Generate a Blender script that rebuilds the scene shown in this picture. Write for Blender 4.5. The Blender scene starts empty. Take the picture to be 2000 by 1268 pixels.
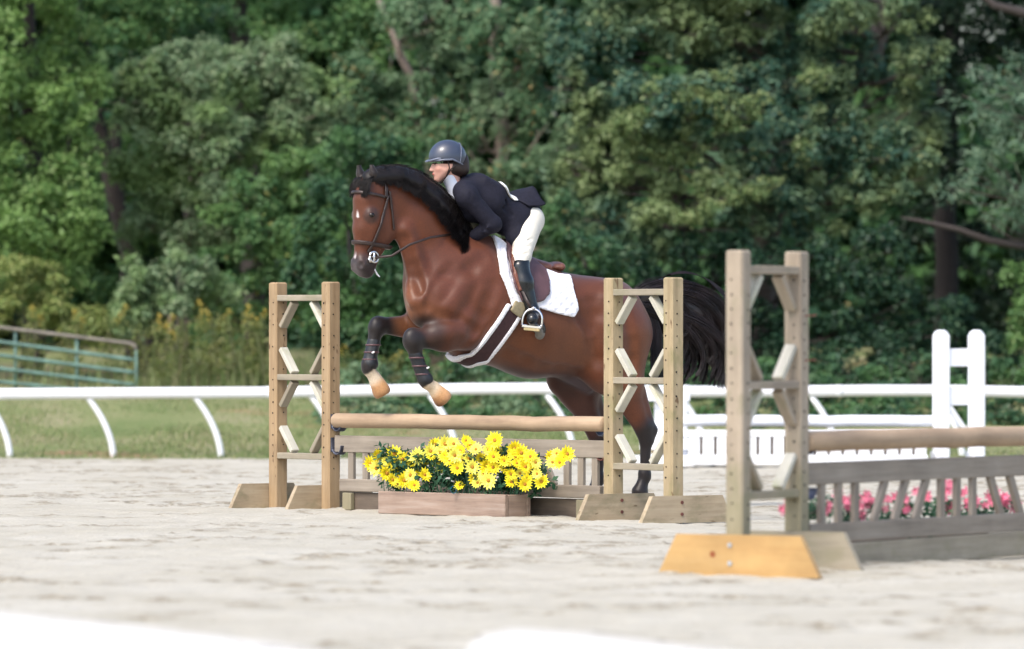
import bpy, math, random
import numpy as np
from mathutils import Vector
random.seed(7); RNG = np.random.default_rng(7)
R = math.radians
SC = bpy.context.scene
COL = SC.collection
# ------------------------------------------------------------------ camera, world, sun, exposure
F = 12000.0; CAMH = 1.25; HY = 640.0            # focal length in photo pixels, eye height, horizon row
cd = bpy.data.cameras.new('camera'); cam = bpy.data.objects.new('camera', cd); COL.objects.link(cam)
cam.location = (0, 0, CAMH); cam.rotation_euler = (R(90), 0, 0)
cd.sensor_width = 36; cd.lens = F / 2000 * 36
cd.shift_y = (HY - 634) / 2000
cd.clip_start = 0.5; cd.clip_end = 3000
cd.dof.use_dof = True; cd.dof.focus_distance = 41.3; cd.dof.aperture_fstop = 2.4
SC.camera = cam
SUN_EL, SUN_AZ = R(52), R(215)                   # azimuth clockwise from +Y: behind the camera, to its left
w = bpy.data.worlds.new("World"); SC.world = w; w.use_nodes = True
nt = w.node_tree; bg = nt.nodes['Background']
sky = nt.nodes.new('ShaderNodeTexSky'); sky.sky_type = 'NISHITA'; sky.sun_disc = False
sky.sun_elevation = SUN_EL; sky.sun_rotation = SUN_AZ; sky.air_density = 1.0; sky.dust_density = 3.0; sky.ozone_density = 1.0
nt.links.new(sky.outputs[0], bg.inputs[0]); bg.inputs[1].default_value = 0.15
sl = bpy.data.lights.new('sun', 'SUN'); sl.energy = 1.35; sl.angle = R(20); sl.color = (1, .95, .87)
so = bpy.data.objects.new('sun', sl); COL.objects.link(so)
sd = Vector((math.sin(SUN_AZ) * math.cos(SUN_EL), math.cos(SUN_AZ) * math.cos(SUN_EL), math.sin(SUN_EL)))
so.rotation_euler = sd.to_track_quat('Z', 'Y').to_euler()
so.location = (0, 0, 30)
SC.view_settings.view_transform = 'Standard'; SC.view_settings.look = 'None'
SC.view_settings.gamma = 1; SC.view_settings.exposure = 1.0
SC.cycles.max_bounces = 6; SC.cycles.transparent_max_bounces = 4
SC.cycles.use_denoising = True

def at(px, py, Y): return np.array([(px - 1000) / F * Y, Y, CAMH - (py - HY) / F * Y])

# ------------------------------------------------------------------ objects
def wloc(o):
    v = Vector((0, 0, 0))
    while o: v += o.location; o = o.parent
    return np.array(v)
def tag(o, label=None, cat=None, group=None, kind=None):
    if label: o['label'] = label
    if cat: o['category'] = cat
    if group: o['group'] = group
    if kind: o['kind'] = kind
    return o
def thing(name, loc, label, cat, group=None):
    o = bpy.data.objects.new(name, None); COL.objects.link(o); o.location = tuple(loc)
    o.empty_display_size = .1
    return tag(o, label, cat, group)
def mobj(name, V, Fc, mats, parent=None, midx=None, smooth=False, attrs=None):
    """V: (n,3) world coordinates; Fc: faces (array or list)"""
    V = np.asarray(V, dtype=np.float64)
    base = wloc(parent) if parent else None
    if base is None:
        base = np.array([V[:, 0].mean(), V[:, 1].mean(), V[:, 2].min()])
    me = bpy.data.meshes.new(name)
    L = V - base
    if isinstance(Fc, np.ndarray):
        k = Fc.shape[1]; nf = len(Fc)
        me.vertices.add(len(L)); me.vertices.foreach_set('co', L.astype(np.float32).ravel())
        me.loops.add(nf * k); me.loops.foreach_set('vertex_index', Fc.astype(np.int32).ravel())
        me.polygons.add(nf); me.polygons.foreach_set('loop_start', np.arange(0, nf * k, k, dtype=np.int32))
        me.polygons.foreach_set('loop_total', np.full(nf, k, dtype=np.int32))
        me.update(calc_edges=True)
    else:
        me.from_pydata([tuple(v) for v in L], [], [tuple(int(i) for i in f) for f in Fc]); me.update()
    if not isinstance(mats, (list, tuple)): mats = [mats]
    for m in mats: me.materials.append(m)
    if midx is not None: me.polygons.foreach_set('material_index', np.asarray(midx, dtype=np.int32))
    if smooth: me.polygons.foreach_set('use_smooth', np.ones(len(me.polygons), dtype=bool))
    if attrs:
        for k, a in attrs.items():
            a = np.asarray(a, dtype=np.float32)
            if a.shape[1] == 3 and k != 'Col':
                t = me.attributes.new(k, 'FLOAT_VECTOR', 'POINT'); t.data.foreach_set('vector', a.ravel())
            else:
                if a.shape[1] == 3: a = np.c_[a, np.ones(len(a))]
                t = me.attributes.new(k, 'FLOAT_COLOR', 'POINT'); t.data.foreach_set('color', a.astype(np.float32).ravel())
    me.validate()
    o = bpy.data.objects.new(name, me); COL.objects.link(o)
    if parent: o.parent = parent
    else: o.location = tuple(base)
    return o

class MB:
    """collects boxes, boards, tubes in world coordinates, with a grain coordinate per vertex"""
    def __init__(s): s.V = []; s.Fc = []; s.M = []; s.G = []
    def add(s, V, Fc, m=0, G=None):
        n = len(s.V); s.V += [tuple(v) for v in V]; s.Fc += [tuple(i + n for i in f) for f in Fc]; s.M += [m] * len(Fc)
        s.G += [tuple(g) for g in (G if G is not None else V)]
    def board(s, a, b, up, w_, t_, m=0, bev=.004, taper=None):
        """a board from a to b; w_ = size along 'up', t_ = size across; chamfered edges"""
        a = np.array(a, float); b = np.array(b, float); d = b - a; L = np.linalg.norm(d); d /= L
        up = np.array(up, float); up -= d * up.dot(d); up /= np.linalg.norm(up); sd_ = np.cross(d, up)
        h, t = w_ / 2, t_ / 2
        prof = [(h - bev, t), (h, t - bev), (h, -t + bev), (h - bev, -t), (-h + bev, -t), (-h, -t + bev), (-h, t - bev), (-h + bev, t)]
        V = []; G = []; off = random.random() * 40
        rings = [(0, 1 - bev / h * 1.0), (bev, 1), (L - bev, 1), (L, 1 - bev / h * 1.0)]
        for q, sc in rings:
            for u, v in prof:
                V.append(a + d * q + up * u * sc + sd_ * v * (1 - bev / t if sc < 1 else 1)); G.append((q + off, u + off * .3, v + off * .7))
        Fc = []
        for r in range(3):
            for i in range(8):
                j = (i + 1) % 8
                Fc.append((r * 8 + i, r * 8 + j, (r + 1) * 8 + j, (r + 1) * 8 + i))
        Fc.append(tuple(range(7, -1, -1))); Fc.append(tuple(range(24, 32)))
        s.add(V, Fc, m, G)
    def prism(s, P, off, m=0):
        """polygon P (3D points) extruded by the vector off"""
        P = [np.array(p, float) for p in P]; n = len(P); off = np.array(off, float)
        V = P + [p + off for p in P]
        Fc = [tuple(range(n - 1, -1, -1)), tuple(range(n, 2 * n))] + [(i, (i + 1) % n, n + (i + 1) % n, n + i) for i in range(n)]
        ax = P[1] - P[0]; ax /= np.linalg.norm(ax); on = off / np.linalg.norm(off); o3 = np.cross(ax, on); r = random.random() * 40
        G = [((v - P[0]).dot(ax) + r, (v - P[0]).dot(o3) + r * .3, (v - P[0]).dot(on)) for v in V]
        s.add(V, Fc, m, G)
    def tube(s, P, rad, n=10, m=0, cap=True, flat=1.0, flatdir=None):
        P = [np.array(p, float) for p in P]; N = len(P)
        if not hasattr(rad, '__len__'): rad = [rad] * N
        V = []; G = []; L = 0; prev = None; r0 = random.random() * 40
        for i in range(N):
            d = P[min(i + 1, N - 1)] - P[max(i - 1, 0)]; d /= np.linalg.norm(d) + 1e-9
            if flatdir is not None: u = np.array(flatdir, float)
            else: u = prev if prev is not None else (np.array([0, 0, 1.]) if abs(d[2]) < .9 else np.array([1., 0, 0]))
            u = u - d * u.dot(d); u /= np.linalg.norm(u) + 1e-9; prev = u; v = np.cross(d, u)
            if i: L += np.linalg.norm(P[i] - P[i - 1])
            for k in range(n):
                an = 2 * math.pi * k / n; c, sn = math.cos(an), math.sin(an)
                V.append(P[i] + (u * c * flat + v * sn) * rad[i]); G.append((L + r0, c * rad[i] + r0 * .3, sn * rad[i] + r0))
        Fc = [(i * n + k, i * n + (k + 1) % n, (i + 1) * n + (k + 1) % n, (i + 1) * n + k) for i in range(N - 1) for k in range(n)]
        if cap: Fc += [tuple(range(n - 1, -1, -1)), tuple((N - 1) * n + k for k in range(n))]
        s.add(V, Fc, m, G)
    def disc(s, c, nrm, r, m=0, n=8, thick=.004):
        c = np.array(c, float); nrm = np.array(nrm, float); nrm /= np.linalg.norm(nrm)
        s.tube([c - nrm * .002, c + nrm * thick], r, n, m)
    def build(s, name, mats, parent=None, smooth=False):
        return mobj(name, s.V, s.Fc, mats, parent, s.M, smooth, {'grain': s.G})

# ------------------------------------------------------------------ materials
def mat(name):
    m = bpy.data.materials.new(name); m.use_nodes = True
    return m, m.node_tree, m.node_tree.nodes['Principled BSDF']
def ramp(t, fac, stops):
    r = t.nodes.new('ShaderNodeValToRGB'); e = r.color_ramp.elements
    while len(e) < len(stops): e.new(.5)
    for el, (p, c) in zip(e, stops): el.position = p; el.color = (*c, 1)
    t.links.new(fac, r.inputs[0]); return r.outputs[0]
def noise(t, vec, scale, detail=4, rough=.55, mapscale=None):
    n = t.nodes.new('ShaderNodeTexNoise'); n.inputs['Scale'].default_value = scale; n.inputs['Detail'].default_value = detail
    n.inputs['Roughness'].default_value = rough
    if mapscale is not None:
        mp = t.nodes.new('ShaderNodeMapping'); mp.inputs['Scale'].default_value = mapscale
        t.links.new(vec, mp.inputs[0]); vec = mp.outputs[0]
    t.links.new(vec, n.inputs[0]); return n.outputs[0]
def mixc(t, fac, a, b, mode='MIX'):
    m = t.nodes.new('ShaderNodeMix'); m.data_type = 'RGBA'; m.blend_type = mode
    for i, x in ((0, fac), (6, a), (7, b)):
        if hasattr(x, 'is_output') or hasattr(x, 'links'): t.links.new(x, m.inputs[i])
        elif i == 0: m.inputs[0].default_value = x
        else: m.inputs[i].default_value = (*x, 1)
    return m.outputs[2]
def bump(t, b, h, strength=.3, dist=.01):
    n = t.nodes.new('ShaderNodeBump'); n.inputs['Strength'].default_value = strength; n.inputs['Distance'].default_value = dist
    t.links.new(h, n.inputs['Height']); t.links.new(n.outputs[0], b.inputs['Normal'])
def geo(t): return t.nodes.new('ShaderNodeNewGeometry')
def objco(t): return t.nodes.new('ShaderNodeTexCoord').outputs['Object']
def attr(t, name): n = t.nodes.new('ShaderNodeAttribute'); n.attribute_name = name; return n

def wood(name, c1, c2, c3, rough=.75, streak=26, spots=None, moss=None, low=None):
    m, t, b = mat(name); g = attr(t, 'grain').outputs['Vector']
    f = noise(t, g, 1, 6, .65, (1.6, streak, streak)); col = ramp(t, f, [(.3, c1), (.5, c2), (.72, c3)])
    f2 = noise(t, g, 3.0, 4, .6); col = mixc(t, .45, col, ramp(t, f2, [(.35, tuple(x * .72 for x in c2)), (.65, tuple(min(1, x * 1.22) for x in c2))]))
    if moss:
        f3 = noise(t, g, 5, 5, .6, (1, 2, 2)); col = mixc(t, ramp(t, f3, [(.52, (0, 0, 0)), (.66, (.6, .6, .6))]), col, moss)
    if spots:
        f4 = noise(t, g, 24, 2, .5, (.35, 1, 1)); col = mixc(t, ramp(t, f4, [(.68, (0, 0, 0)), (.74, (1, 1, 1))]), col, spots)
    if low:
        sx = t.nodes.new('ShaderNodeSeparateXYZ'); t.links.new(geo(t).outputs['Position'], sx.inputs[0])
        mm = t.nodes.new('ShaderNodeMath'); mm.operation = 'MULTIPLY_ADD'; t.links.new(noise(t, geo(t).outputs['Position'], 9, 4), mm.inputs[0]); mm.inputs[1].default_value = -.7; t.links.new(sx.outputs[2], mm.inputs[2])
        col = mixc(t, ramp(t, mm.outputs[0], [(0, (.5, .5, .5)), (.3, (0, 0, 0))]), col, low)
    t.links.new(col, b.inputs['Base Color']); b.inputs['Roughness'].default_value = rough
    bump(t, b, f, .5, .004); return m
def plain(name, c, rough=.5, metal=0, var=.12, scale=20, spec=.5, bmp=.15, coat=0):
    m, t, b = mat(name); o = objco(t); f = noise(t, o, scale, 4)
    col = ramp(t, f, [(.3, tuple(x * (1 - var) for x in c)), (.7, tuple(min(1, x * (1 + var)) for x in c))])
    t.links.new(col, b.inputs['Base Color']); b.inputs['Roughness'].default_value = rough; b.inputs['Metallic'].default_value = metal
    b.inputs['Specular IOR Level'].default_value = spec; b.inputs['Coat Weight'].default_value = coat
    if bmp: bump(t, b, f, bmp, .003)
    return m
def leafmat(name, stops, rough=.5, trans=.35, patch=None, pscale=1.2):
    m, t, b = mat(name); g = geo(t)
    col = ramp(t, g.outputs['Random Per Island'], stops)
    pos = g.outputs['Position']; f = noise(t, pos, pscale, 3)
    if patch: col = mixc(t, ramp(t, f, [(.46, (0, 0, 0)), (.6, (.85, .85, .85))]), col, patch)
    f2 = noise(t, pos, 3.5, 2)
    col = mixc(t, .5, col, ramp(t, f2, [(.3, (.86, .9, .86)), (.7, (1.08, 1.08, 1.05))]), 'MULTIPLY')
    t.links.new(col, b.inputs['Base Color']); b.inputs['Roughness'].default_value = rough
    b.inputs['Specular IOR Level'].default_value = .35
    tr = t.nodes.new('ShaderNodeBsdfTranslucent'); t.links.new(col, tr.inputs[0])
    mx = t.nodes.new('ShaderNodeMixShader'); mx.inputs[0].default_value = trans
    out = t.nodes['Material Output']
    t.links.new(b.outputs[0], mx.inputs[1]); t.links.new(tr.outputs[0], mx.inputs[2]); t.links.new(mx.outputs[0], out.inputs[0])
    return m
def vcol(name, rough=.5, spec=.4, nscale=30, namt=.18, sheen=0, bmp=.1):
    m, t, b = mat(name); c = attr(t, 'Col').outputs['Color']; o = objco(t)
    f = noise(t, o, nscale, 5, .6); lo, hi = 1 - namt, 1 + namt
    f2 = noise(t, o, 4, 3)
    col = mixc(t, 1, c, ramp(t, f, [(.3, (lo, lo, lo)), (.7, (hi, hi, hi))]), 'MULTIPLY')
    col = mixc(t, 1, col, ramp(t, f2, [(.3, (lo, lo * .98, lo * .96)), (.7, (hi, hi, hi))]), 'MULTIPLY')
    t.links.new(col, b.inputs['Base Color']); b.inputs['Roughness'].default_value = rough
    b.inputs['Specular IOR Level'].default_value = spec; b.inputs['Sheen Weight'].default_value = sheen
    if bmp: bump(t, b, f, bmp, .004)
    return m

M = {}
M['wood_tan'] = wood('weathered_tan_timber', (.19, .12, .065), (.34, .235, .13), (.47, .35, .22), spots=(.14, .08, .04))
M['wood_yellow'] = wood('yellow_tan_timber', (.22, .165, .09), (.36, .28, .165), (.48, .39, .25), spots=(.16, .1, .05), moss=(.22, .2, .09))
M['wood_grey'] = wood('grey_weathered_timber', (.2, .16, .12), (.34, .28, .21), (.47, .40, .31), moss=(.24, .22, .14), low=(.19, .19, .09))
M['wood_greyplain'] = wood('grey_board_timber', (.19, .16, .12), (.31, .27, .2), (.42, .37, .29), moss=(.24, .22, .14))
M['wood_light'] = wood('faded_pale_timber', (.36, .34, .27), (.52, .5, .42), (.66, .63, .56), moss=(.35, .36, .2))
M['wood_brown'] = wood('purple_brown_timber', (.14, .115, .09), (.26, .22, .175), (.37, .325, .27))
M['wood_sand'] = wood('sandy_worn_timber', (.24, .18, .11), (.38, .30, .2), (.5, .42, .3), moss=(.2, .18, .1), spots=(.16, .11, .06))
M['wood_dark'] = wood('dark_brown_timber', (.06, .045, .035), (.13, .1, .075), (.2, .16, .12))
M['wood_orange'] = wood('fresh_orange_timber', (.38, .21, .075), (.47, .295, .115), (.53, .36, .165), rough=.5, streak=12)
M['wood_planter'] = wood('mixed_brown_timber', (.15, .105, .085), (.30, .215, .165), (.44, .37, .32))
M['pole_tan'] = wood('tan_round_pole', (.24, .16, .10), (.38, .27, .175), (.47, .36, .25), streak=14)
M['hole'] = plain('dark_hole', (.02, .015, .01), .9, bmp=0)
M['knot'] = plain('wood_knot', (.25, .07, .02), .6, bmp=0)
M['bolt'] = plain('galvanised_bolt', (.6, .62, .66), .35, 1)
M['cup'] = plain('blue_grey_steel_cup', (.1, .11, .15), .5, .6, var=.4)
M['cup_rust'] = plain('rusty_cup', (.14, .05, .04), .8, .2, var=.3)
M['white'] = plain('white_plastic', (.84, .85, .88), .35, var=.03, scale=4, bmp=.05)
M['white_paint'] = plain('white_paint', (.82, .84, .88), .5, var=.06, scale=6)
M['green_metal'] = plain('green_painted_steel', (.11, .2, .17), .6, .0, var=.35, scale=8)
M['rust_metal'] = plain('rusty_top_bar', (.2, .18, .15), .8, .0, var=.3, scale=8)
M['bark'] = wood('grey_brown_bark', (.05, .04, .035), (.1, .08, .07), (.17, .14, .12), .9, 12)
M['bark_pale'] = wood('pale_bark', (.14, .11, .09), (.24, .19, .16), (.34, .29, .25), .9, 12)
M['bark_dark'] = wood('dark_bark', (.02, .016, .014), (.045, .036, .033), (.08, .065, .06), .9, 12)
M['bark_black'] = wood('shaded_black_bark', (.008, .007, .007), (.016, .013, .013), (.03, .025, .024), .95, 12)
M['yellow'] = plain('yellow_petals', (.9, .76, .02), .6, var=.1, scale=30, bmp=0)
M['yellow_pale'] = plain('pale_yellow_petals', (.95, .88, .14), .6, var=.08, scale=30, bmp=0)
M['flower_eye'] = plain('flower_centre', (.42, .2, .02), .9, bmp=.3)
M['pink'] = plain('pink_petals', (.76, .22, .34), .6, var=.3, bmp=0)
M['ribbon'] = plain('blue_ribbon', (.03, .25, .42), .5)
M['coat'] = vcol('bay_coat', .44, .34, 90, .14, .08, .15)
M['hair'] = plain('black_horse_hair', (.007, .005, .005), .5, var=.5, scale=12, spec=.3, bmp=0)
M['tailhair'] = plain('dark_brown_tail_hair', (.016, .010, .011), .38, var=.7, scale=9, spec=.55, bmp=0)
M['eye'] = plain('eye', (.01, .006, .004), .08, bmp=0)
M['leather_brown'] = plain('brown_leather', (.16, .055, .03), .35, var=.3, spec=.6)
M['leather_dark'] = plain('dark_leather', (.03, .017, .014), .4, var=.3)
M['leather_flap'] = plain('purple_brown_leather', (.1, .05, .055), .45, var=.2)
M['steel'] = plain('polished_steel', (.78, .78, .8), .2, 1, var=.04, bmp=0)
M['fleece'] = plain('white_fleece', (.84, .82, .84), .95, var=.08, scale=90, bmp=.8)
M['girth'] = plain('dark_plum_girth', (.05, .02, .022), .75, var=.2, scale=60)
M['elastic'] = plain('olive_elastic', (.3, .25, .15), .8, var=.15, scale=60)
M['padwhite'] = plain('white_pad', (.86, .85, .88), .85, var=.04, scale=60, bmp=.4)
_m = M['padwhite']; _t = _m.node_tree; _b = _t.nodes['Principled BSDF']; _w = []
for _a in (45, -45):
    _mp = _t.nodes.new('ShaderNodeMapping'); _mp.inputs['Rotation'].default_value = (0, R(_a), 0); _t.links.new(objco(_t), _mp.inputs[0])
    _v = _t.nodes.new('ShaderNodeTexWave'); _v.inputs['Scale'].default_value = 6; _t.links.new(_mp.outputs[0], _v.inputs[0]); _w.append(_v.outputs['Fac'])
_mm = _t.nodes.new('ShaderNodeMath'); _mm.operation = 'MINIMUM'; _t.links.new(_w[0], _mm.inputs[0]); _t.links.new(_w[1], _mm.inputs[1]); bump(_t, _b, _mm.outputs[0], .5, .01)
M['boot'] = plain('black_boot_leather', (.006, .008, .01), .25, var=.3, spec=.6)
M['boot_sole'] = plain('grey_boot_sole', (.2, .18, .15), .8)
M['rubber_pad'] = plain('tan_rubber', (.42, .33, .17), .8)
M['tendon'] = plain('black_tendon_boot', (.012, .014, .018), .5, var=.4)
M['navy'] = plain('navy_wool', (.009, .009, .019), .8, var=.25, scale=60, spec=.3, bmp=.3)
M['breech'] = plain('cream_breeches', (.70, .665, .58), .85, var=.05, scale=40, bmp=.3)
M['shirt'] = plain('pale_blue_white_shirt', (.75, .79, .9), .8, var=.04)
M['glove'] = plain('black_glove', (.012, .012, .014), .6)
M['helmet'] = plain('blue_grey_helmet', (.035, .045, .075), .38, var=.1, spec=.6, bmp=.05, coat=.3)
M['helmet_trim'] = plain('grey_helmet_trim', (.16, .18, .24), .35, .3, bmp=0)
M['skin'] = vcol('skin', .55, .3, 60, .05, 0, .05)
M['ownhair'] = plain('dark_brown_hair', (.02, .01, .008), .5, var=.4)
M['paper'] = plain('white_number_card', (.85, .85, .83), .7, bmp=0)

# ------------------------------------------------------------------ implicit surfaces (smooth unions, meshed by surface nets)
class Field:
    def __init__(s, lo, hi, vox):
        s.lo = np.array(lo, float); s.v = vox
        s.n = np.ceil((np.array(hi) - s.lo) / vox).astype(int) + 1
        s.F = np.full(s.n, 1.0, np.float32)
        s.ax = [s.lo[i] + vox * np.arange(s.n[i]) for i in range(3)]
    def _sl(s, a, b, m):
        i0 = np.maximum(0, np.floor((np.minimum(a, b) - m - s.lo) / s.v).astype(int)); i1 = np.minimum(s.n, np.ceil((np.maximum(a, b) + m - s.lo) / s.v).astype(int) + 1)
        if (i1 <= i0).any(): return None
        return tuple(slice(i0[i], i1[i]) for i in range(3))
    def _grid(s, sl): return np.meshgrid(*[s.ax[i][sl[i]].astype(np.float32) for i in range(3)], indexing='ij', sparse=True)
    def _op(s, sl, d, k, sub):
        A = s.F[sl]
        if sub: d = -d; h = np.maximum(k - np.abs(A - d), 0) / k; s.F[sl] = np.maximum(A, d) + h * h * k / 4
        else: h = np.maximum(k - np.abs(A - d), 0) / k; s.F[sl] = np.minimum(A, d) - h * h * k / 4
    def cone(s, a, b, ra, rb, kt=1.0, k=.04, sub=False, kz=1.0):
        a = np.array(a, float); b = np.array(b, float)
        sl = s._sl(a, b, max(ra, rb) * max(1, kt, kz) + k + .03)
        if sl is None: return
        X, Y, Z = s._grid(sl); ba = b - a; L2 = ba.dot(ba) + 1e-9
        h = np.clip(((X - a[0]) * ba[0] + (Y - a[1]) * ba[1] + (Z - a[2]) * ba[2]) / L2, 0, 1)
        d = np.sqrt((X - a[0] - h * ba[0]) ** 2 + ((Y - a[1] - h * ba[1]) / kt) ** 2 + ((Z - a[2] - h * ba[2]) / kz) ** 2) - (ra + (rb - ra) * h)
        s._op(sl, d * min(1, kt, kz), k, sub)
    def ell(s, c, r, Mx=None, k=.03, sub=False):
        c = np.array(c, float); r = np.array(r, float); sl = s._sl(c, c, r.max() + k + .03)
        if sl is None: return
        X, Y, Z = s._grid(sl); X = X - c[0]; Y = Y - c[1]; Z = Z - c[2]
        if Mx is None: U = (X, Y, Z)
        else: U = [X * m[0] + Y * m[1] + Z * m[2] for m in Mx]
        q = np.sqrt((U[0] / r[0]) ** 2 + (U[1] / r[1]) ** 2 + (U[2] / r[2]) ** 2)
        s._op(sl, (q - 1) * r.min(), k, sub)
    def mesh(s, F=None, smooth=2):
        F = s.F if F is None else F
        S = F < 0; nx, ny, nz = F.shape
        c = [S[i:nx - 1 + i, j:ny - 1 + j, k:nz - 1 + k] for i in (0, 1) for j in (0, 1) for k in (0, 1)]
        cnt = sum(x.astype(np.int8) for x in c); act = (cnt > 0) & (cnt < 8)
        I = np.argwhere(act); idx = np.full(act.shape, -1, np.int32); idx[act] = np.arange(len(I))
        cv = np.stack([F[I[:, 0] + i, I[:, 1] + j, I[:, 2] + k] for i in (0, 1) for j in (0, 1) for k in (0, 1)], 1)
        off = np.array([(i, j, k) for i in (0, 1) for j in (0, 1) for k in (0, 1)], float)
        P = np.zeros((len(I), 3)); W = np.zeros(len(I))
        for a in range(8):
            for b in range(a + 1, 8):
                if np.abs(off[a] - off[b]).sum() != 1: continue
                va, vb = cv[:, a], cv[:, b]; x = (va < 0) != (vb < 0); t = np.where(x, va / (va - vb + 1e-12), 0)
                P += np.where(x[:, None], off[a] + t[:, None] * (off[b] - off[a]), 0); W += x
        V = (I + P / W[:, None]) * s.v + s.lo
        Q = []
        for ax in range(3):
            e = [slice(1, -1)] * 3; sa = list(e); sb = list(e)
            sa[ax] = slice(0, -1); sb[ax] = slice(1, None)
            A, B = S[tuple(sa)], S[tuple(sb)]; x = A != B; E = np.argwhere(x); fl = A[x]
            o = np.array([1, 1, 1]); o[ax] = 0; E = E + o
            u, v = [(1, 2), (2, 0), (0, 1)][ax]
            def g(du, dv):
                q = E.copy(); q[:, u] -= du; q[:, v] -= dv; return idx[q[:, 0], q[:, 1], q[:, 2]]
            q = np.stack([g(1, 1), g(0, 1), g(0, 0), g(1, 0)], 1); q[~fl] = q[~fl][:, ::-1]; Q.append(q)
        Q = np.concatenate(Q); Q = Q[(Q >= 0).all(1)]
        for _ in range(smooth):
            acc = np.zeros_like(V); n = np.zeros(len(V))
            for i in range(4):
                a, b = Q[:, i], Q[:, (i + 1) % 4]
                for j in range(3):
                    acc[:, j] += np.bincount(a, V[b, j], len(V)) + np.bincount(b, V[a, j], len(V))
                n += np.bincount(a, minlength=len(V)) + np.bincount(b, minlength=len(V))
            V = V * .5 + .5 * acc / np.maximum(n, 1)[:, None]
        return V, Q
def polysdf(U, W_, poly):
    """signed distance of 2-D points to a polygon"""
    P = np.array(poly, float); d = np.full(np.broadcast(U, W_).shape, 1e9); ins = np.zeros(d.shape, bool)
    for i in range(len(P)):
        a, b = P[i], P[(i + 1) % len(P)]; e = b - a
        h = np.clip(((U - a[0]) * e[0] + (W_ - a[1]) * e[1]) / (e.dot(e) + 1e-12), 0, 1)
        d = np.minimum(d, (U - a[0] - h * e[0]) ** 2 + (W_ - a[1] - h * e[1]) ** 2)
        c = (a[1] > W_) != (b[1] > W_)
        xx = a[0] + (W_ - a[1]) * e[0] / (e[1] if abs(e[1]) > 1e-12 else 1e-12)
        ins ^= c & (U < xx)
    d = np.sqrt(d); return np.where(ins, -d, d)

# ================================================================== GROUND
def vnoise(X, Y, scale, seed):
    g = np.random.default_rng(seed).random((256, 256)); x = X / scale; y = Y / scale
    i = np.floor(x).astype(int); j = np.floor(y).astype(int); u = x - i; v = y - j; u = u * u * (3 - 2 * u); v = v * v * (3 - 2 * v)
    a = g[i % 256, j % 256]; b = g[(i + 1) % 256, j % 256]; c = g[i % 256, (j + 1) % 256]; d = g[(i + 1) % 256, (j + 1) % 256]
    return a * (1 - u) * (1 - v) + b * u * (1 - v) + c * (1 - u) * v + d * u * v - .5
def gridmesh(xs, ys, hf):
    X, Y = np.meshgrid(xs, ys, indexing='ij'); Z = hf(X, Y); nx, ny = X.shape
    V = np.stack([X.ravel(), Y.ravel(), Z.ravel()], 1); i = np.arange(nx * ny).reshape(nx, ny)
    Fc = np.stack([i[:-1, :-1].ravel(), i[1:, :-1].ravel(), i[1:, 1:].ravel(), i[:-1, 1:].ravel()], 1); return V, Fc
ARENA_FAR = 58.9; ARENA_NEAR = 12.6
divots = []
for _ in range(420):                                  # scuffed tracks: short runs of hoof prints
    x, y, a = RNG.uniform(-7, 7), RNG.uniform(23, 58), RNG.uniform(0, 6.28)
    for k in range(RNG.integers(3, 12)):
        x += .26 * math.cos(a) + RNG.normal() * .08; y += .26 * math.sin(a) + RNG.normal() * .08
        divots.append((x, y, RNG.uniform(.035, .085), RNG.uniform(.008, .028)))
DIVOT_SHADE = None  # per-vertex darkening of the hoofprints, their shade put into colour
def arena_h(X, Y):
    global DIVOT_SHADE
    DIVOT_SHADE = np.zeros_like(X)
    Z = .03 * vnoise(X, Y, 1.6, 1) + .010 * vnoise(X, Y, .45, 2) + .011 * vnoise(X, Y, .16, 3) + .014 * vnoise(X, Y, .08, 4)
    Z = Z * np.clip((60 - np.abs(X)) / 8, 0, 1)
    xs = X[:, 0]; ys = Y[0]
    for (cx, cy, r, dp) in divots:
        i0, i1 = np.searchsorted(xs, [cx - 2.4 * r, cx + 2.4 * r]); j0, j1 = np.searchsorted(ys, [cy - 2.4 * r, cy + 2.4 * r])
        if i1 <= i0 or j1 <= j0: continue
        q = ((X[i0:i1, j0:j1] - cx) ** 2 + (Y[i0:i1, j0:j1] - cy) ** 2) / r ** 2
        Z[i0:i1, j0:j1] += dp * (-np.exp(-q * 1.5) + .55 * np.exp(-(np.sqrt(q) - 1.25) ** 2 * 8))
        DIVOT_SHADE[i0:i1, j0:j1] = np.maximum(DIVOT_SHADE[i0:i1, j0:j1], np.exp(-(q / 2.2) ** 1.5) * min(1, dp / .018))
    return Z - .005
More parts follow.
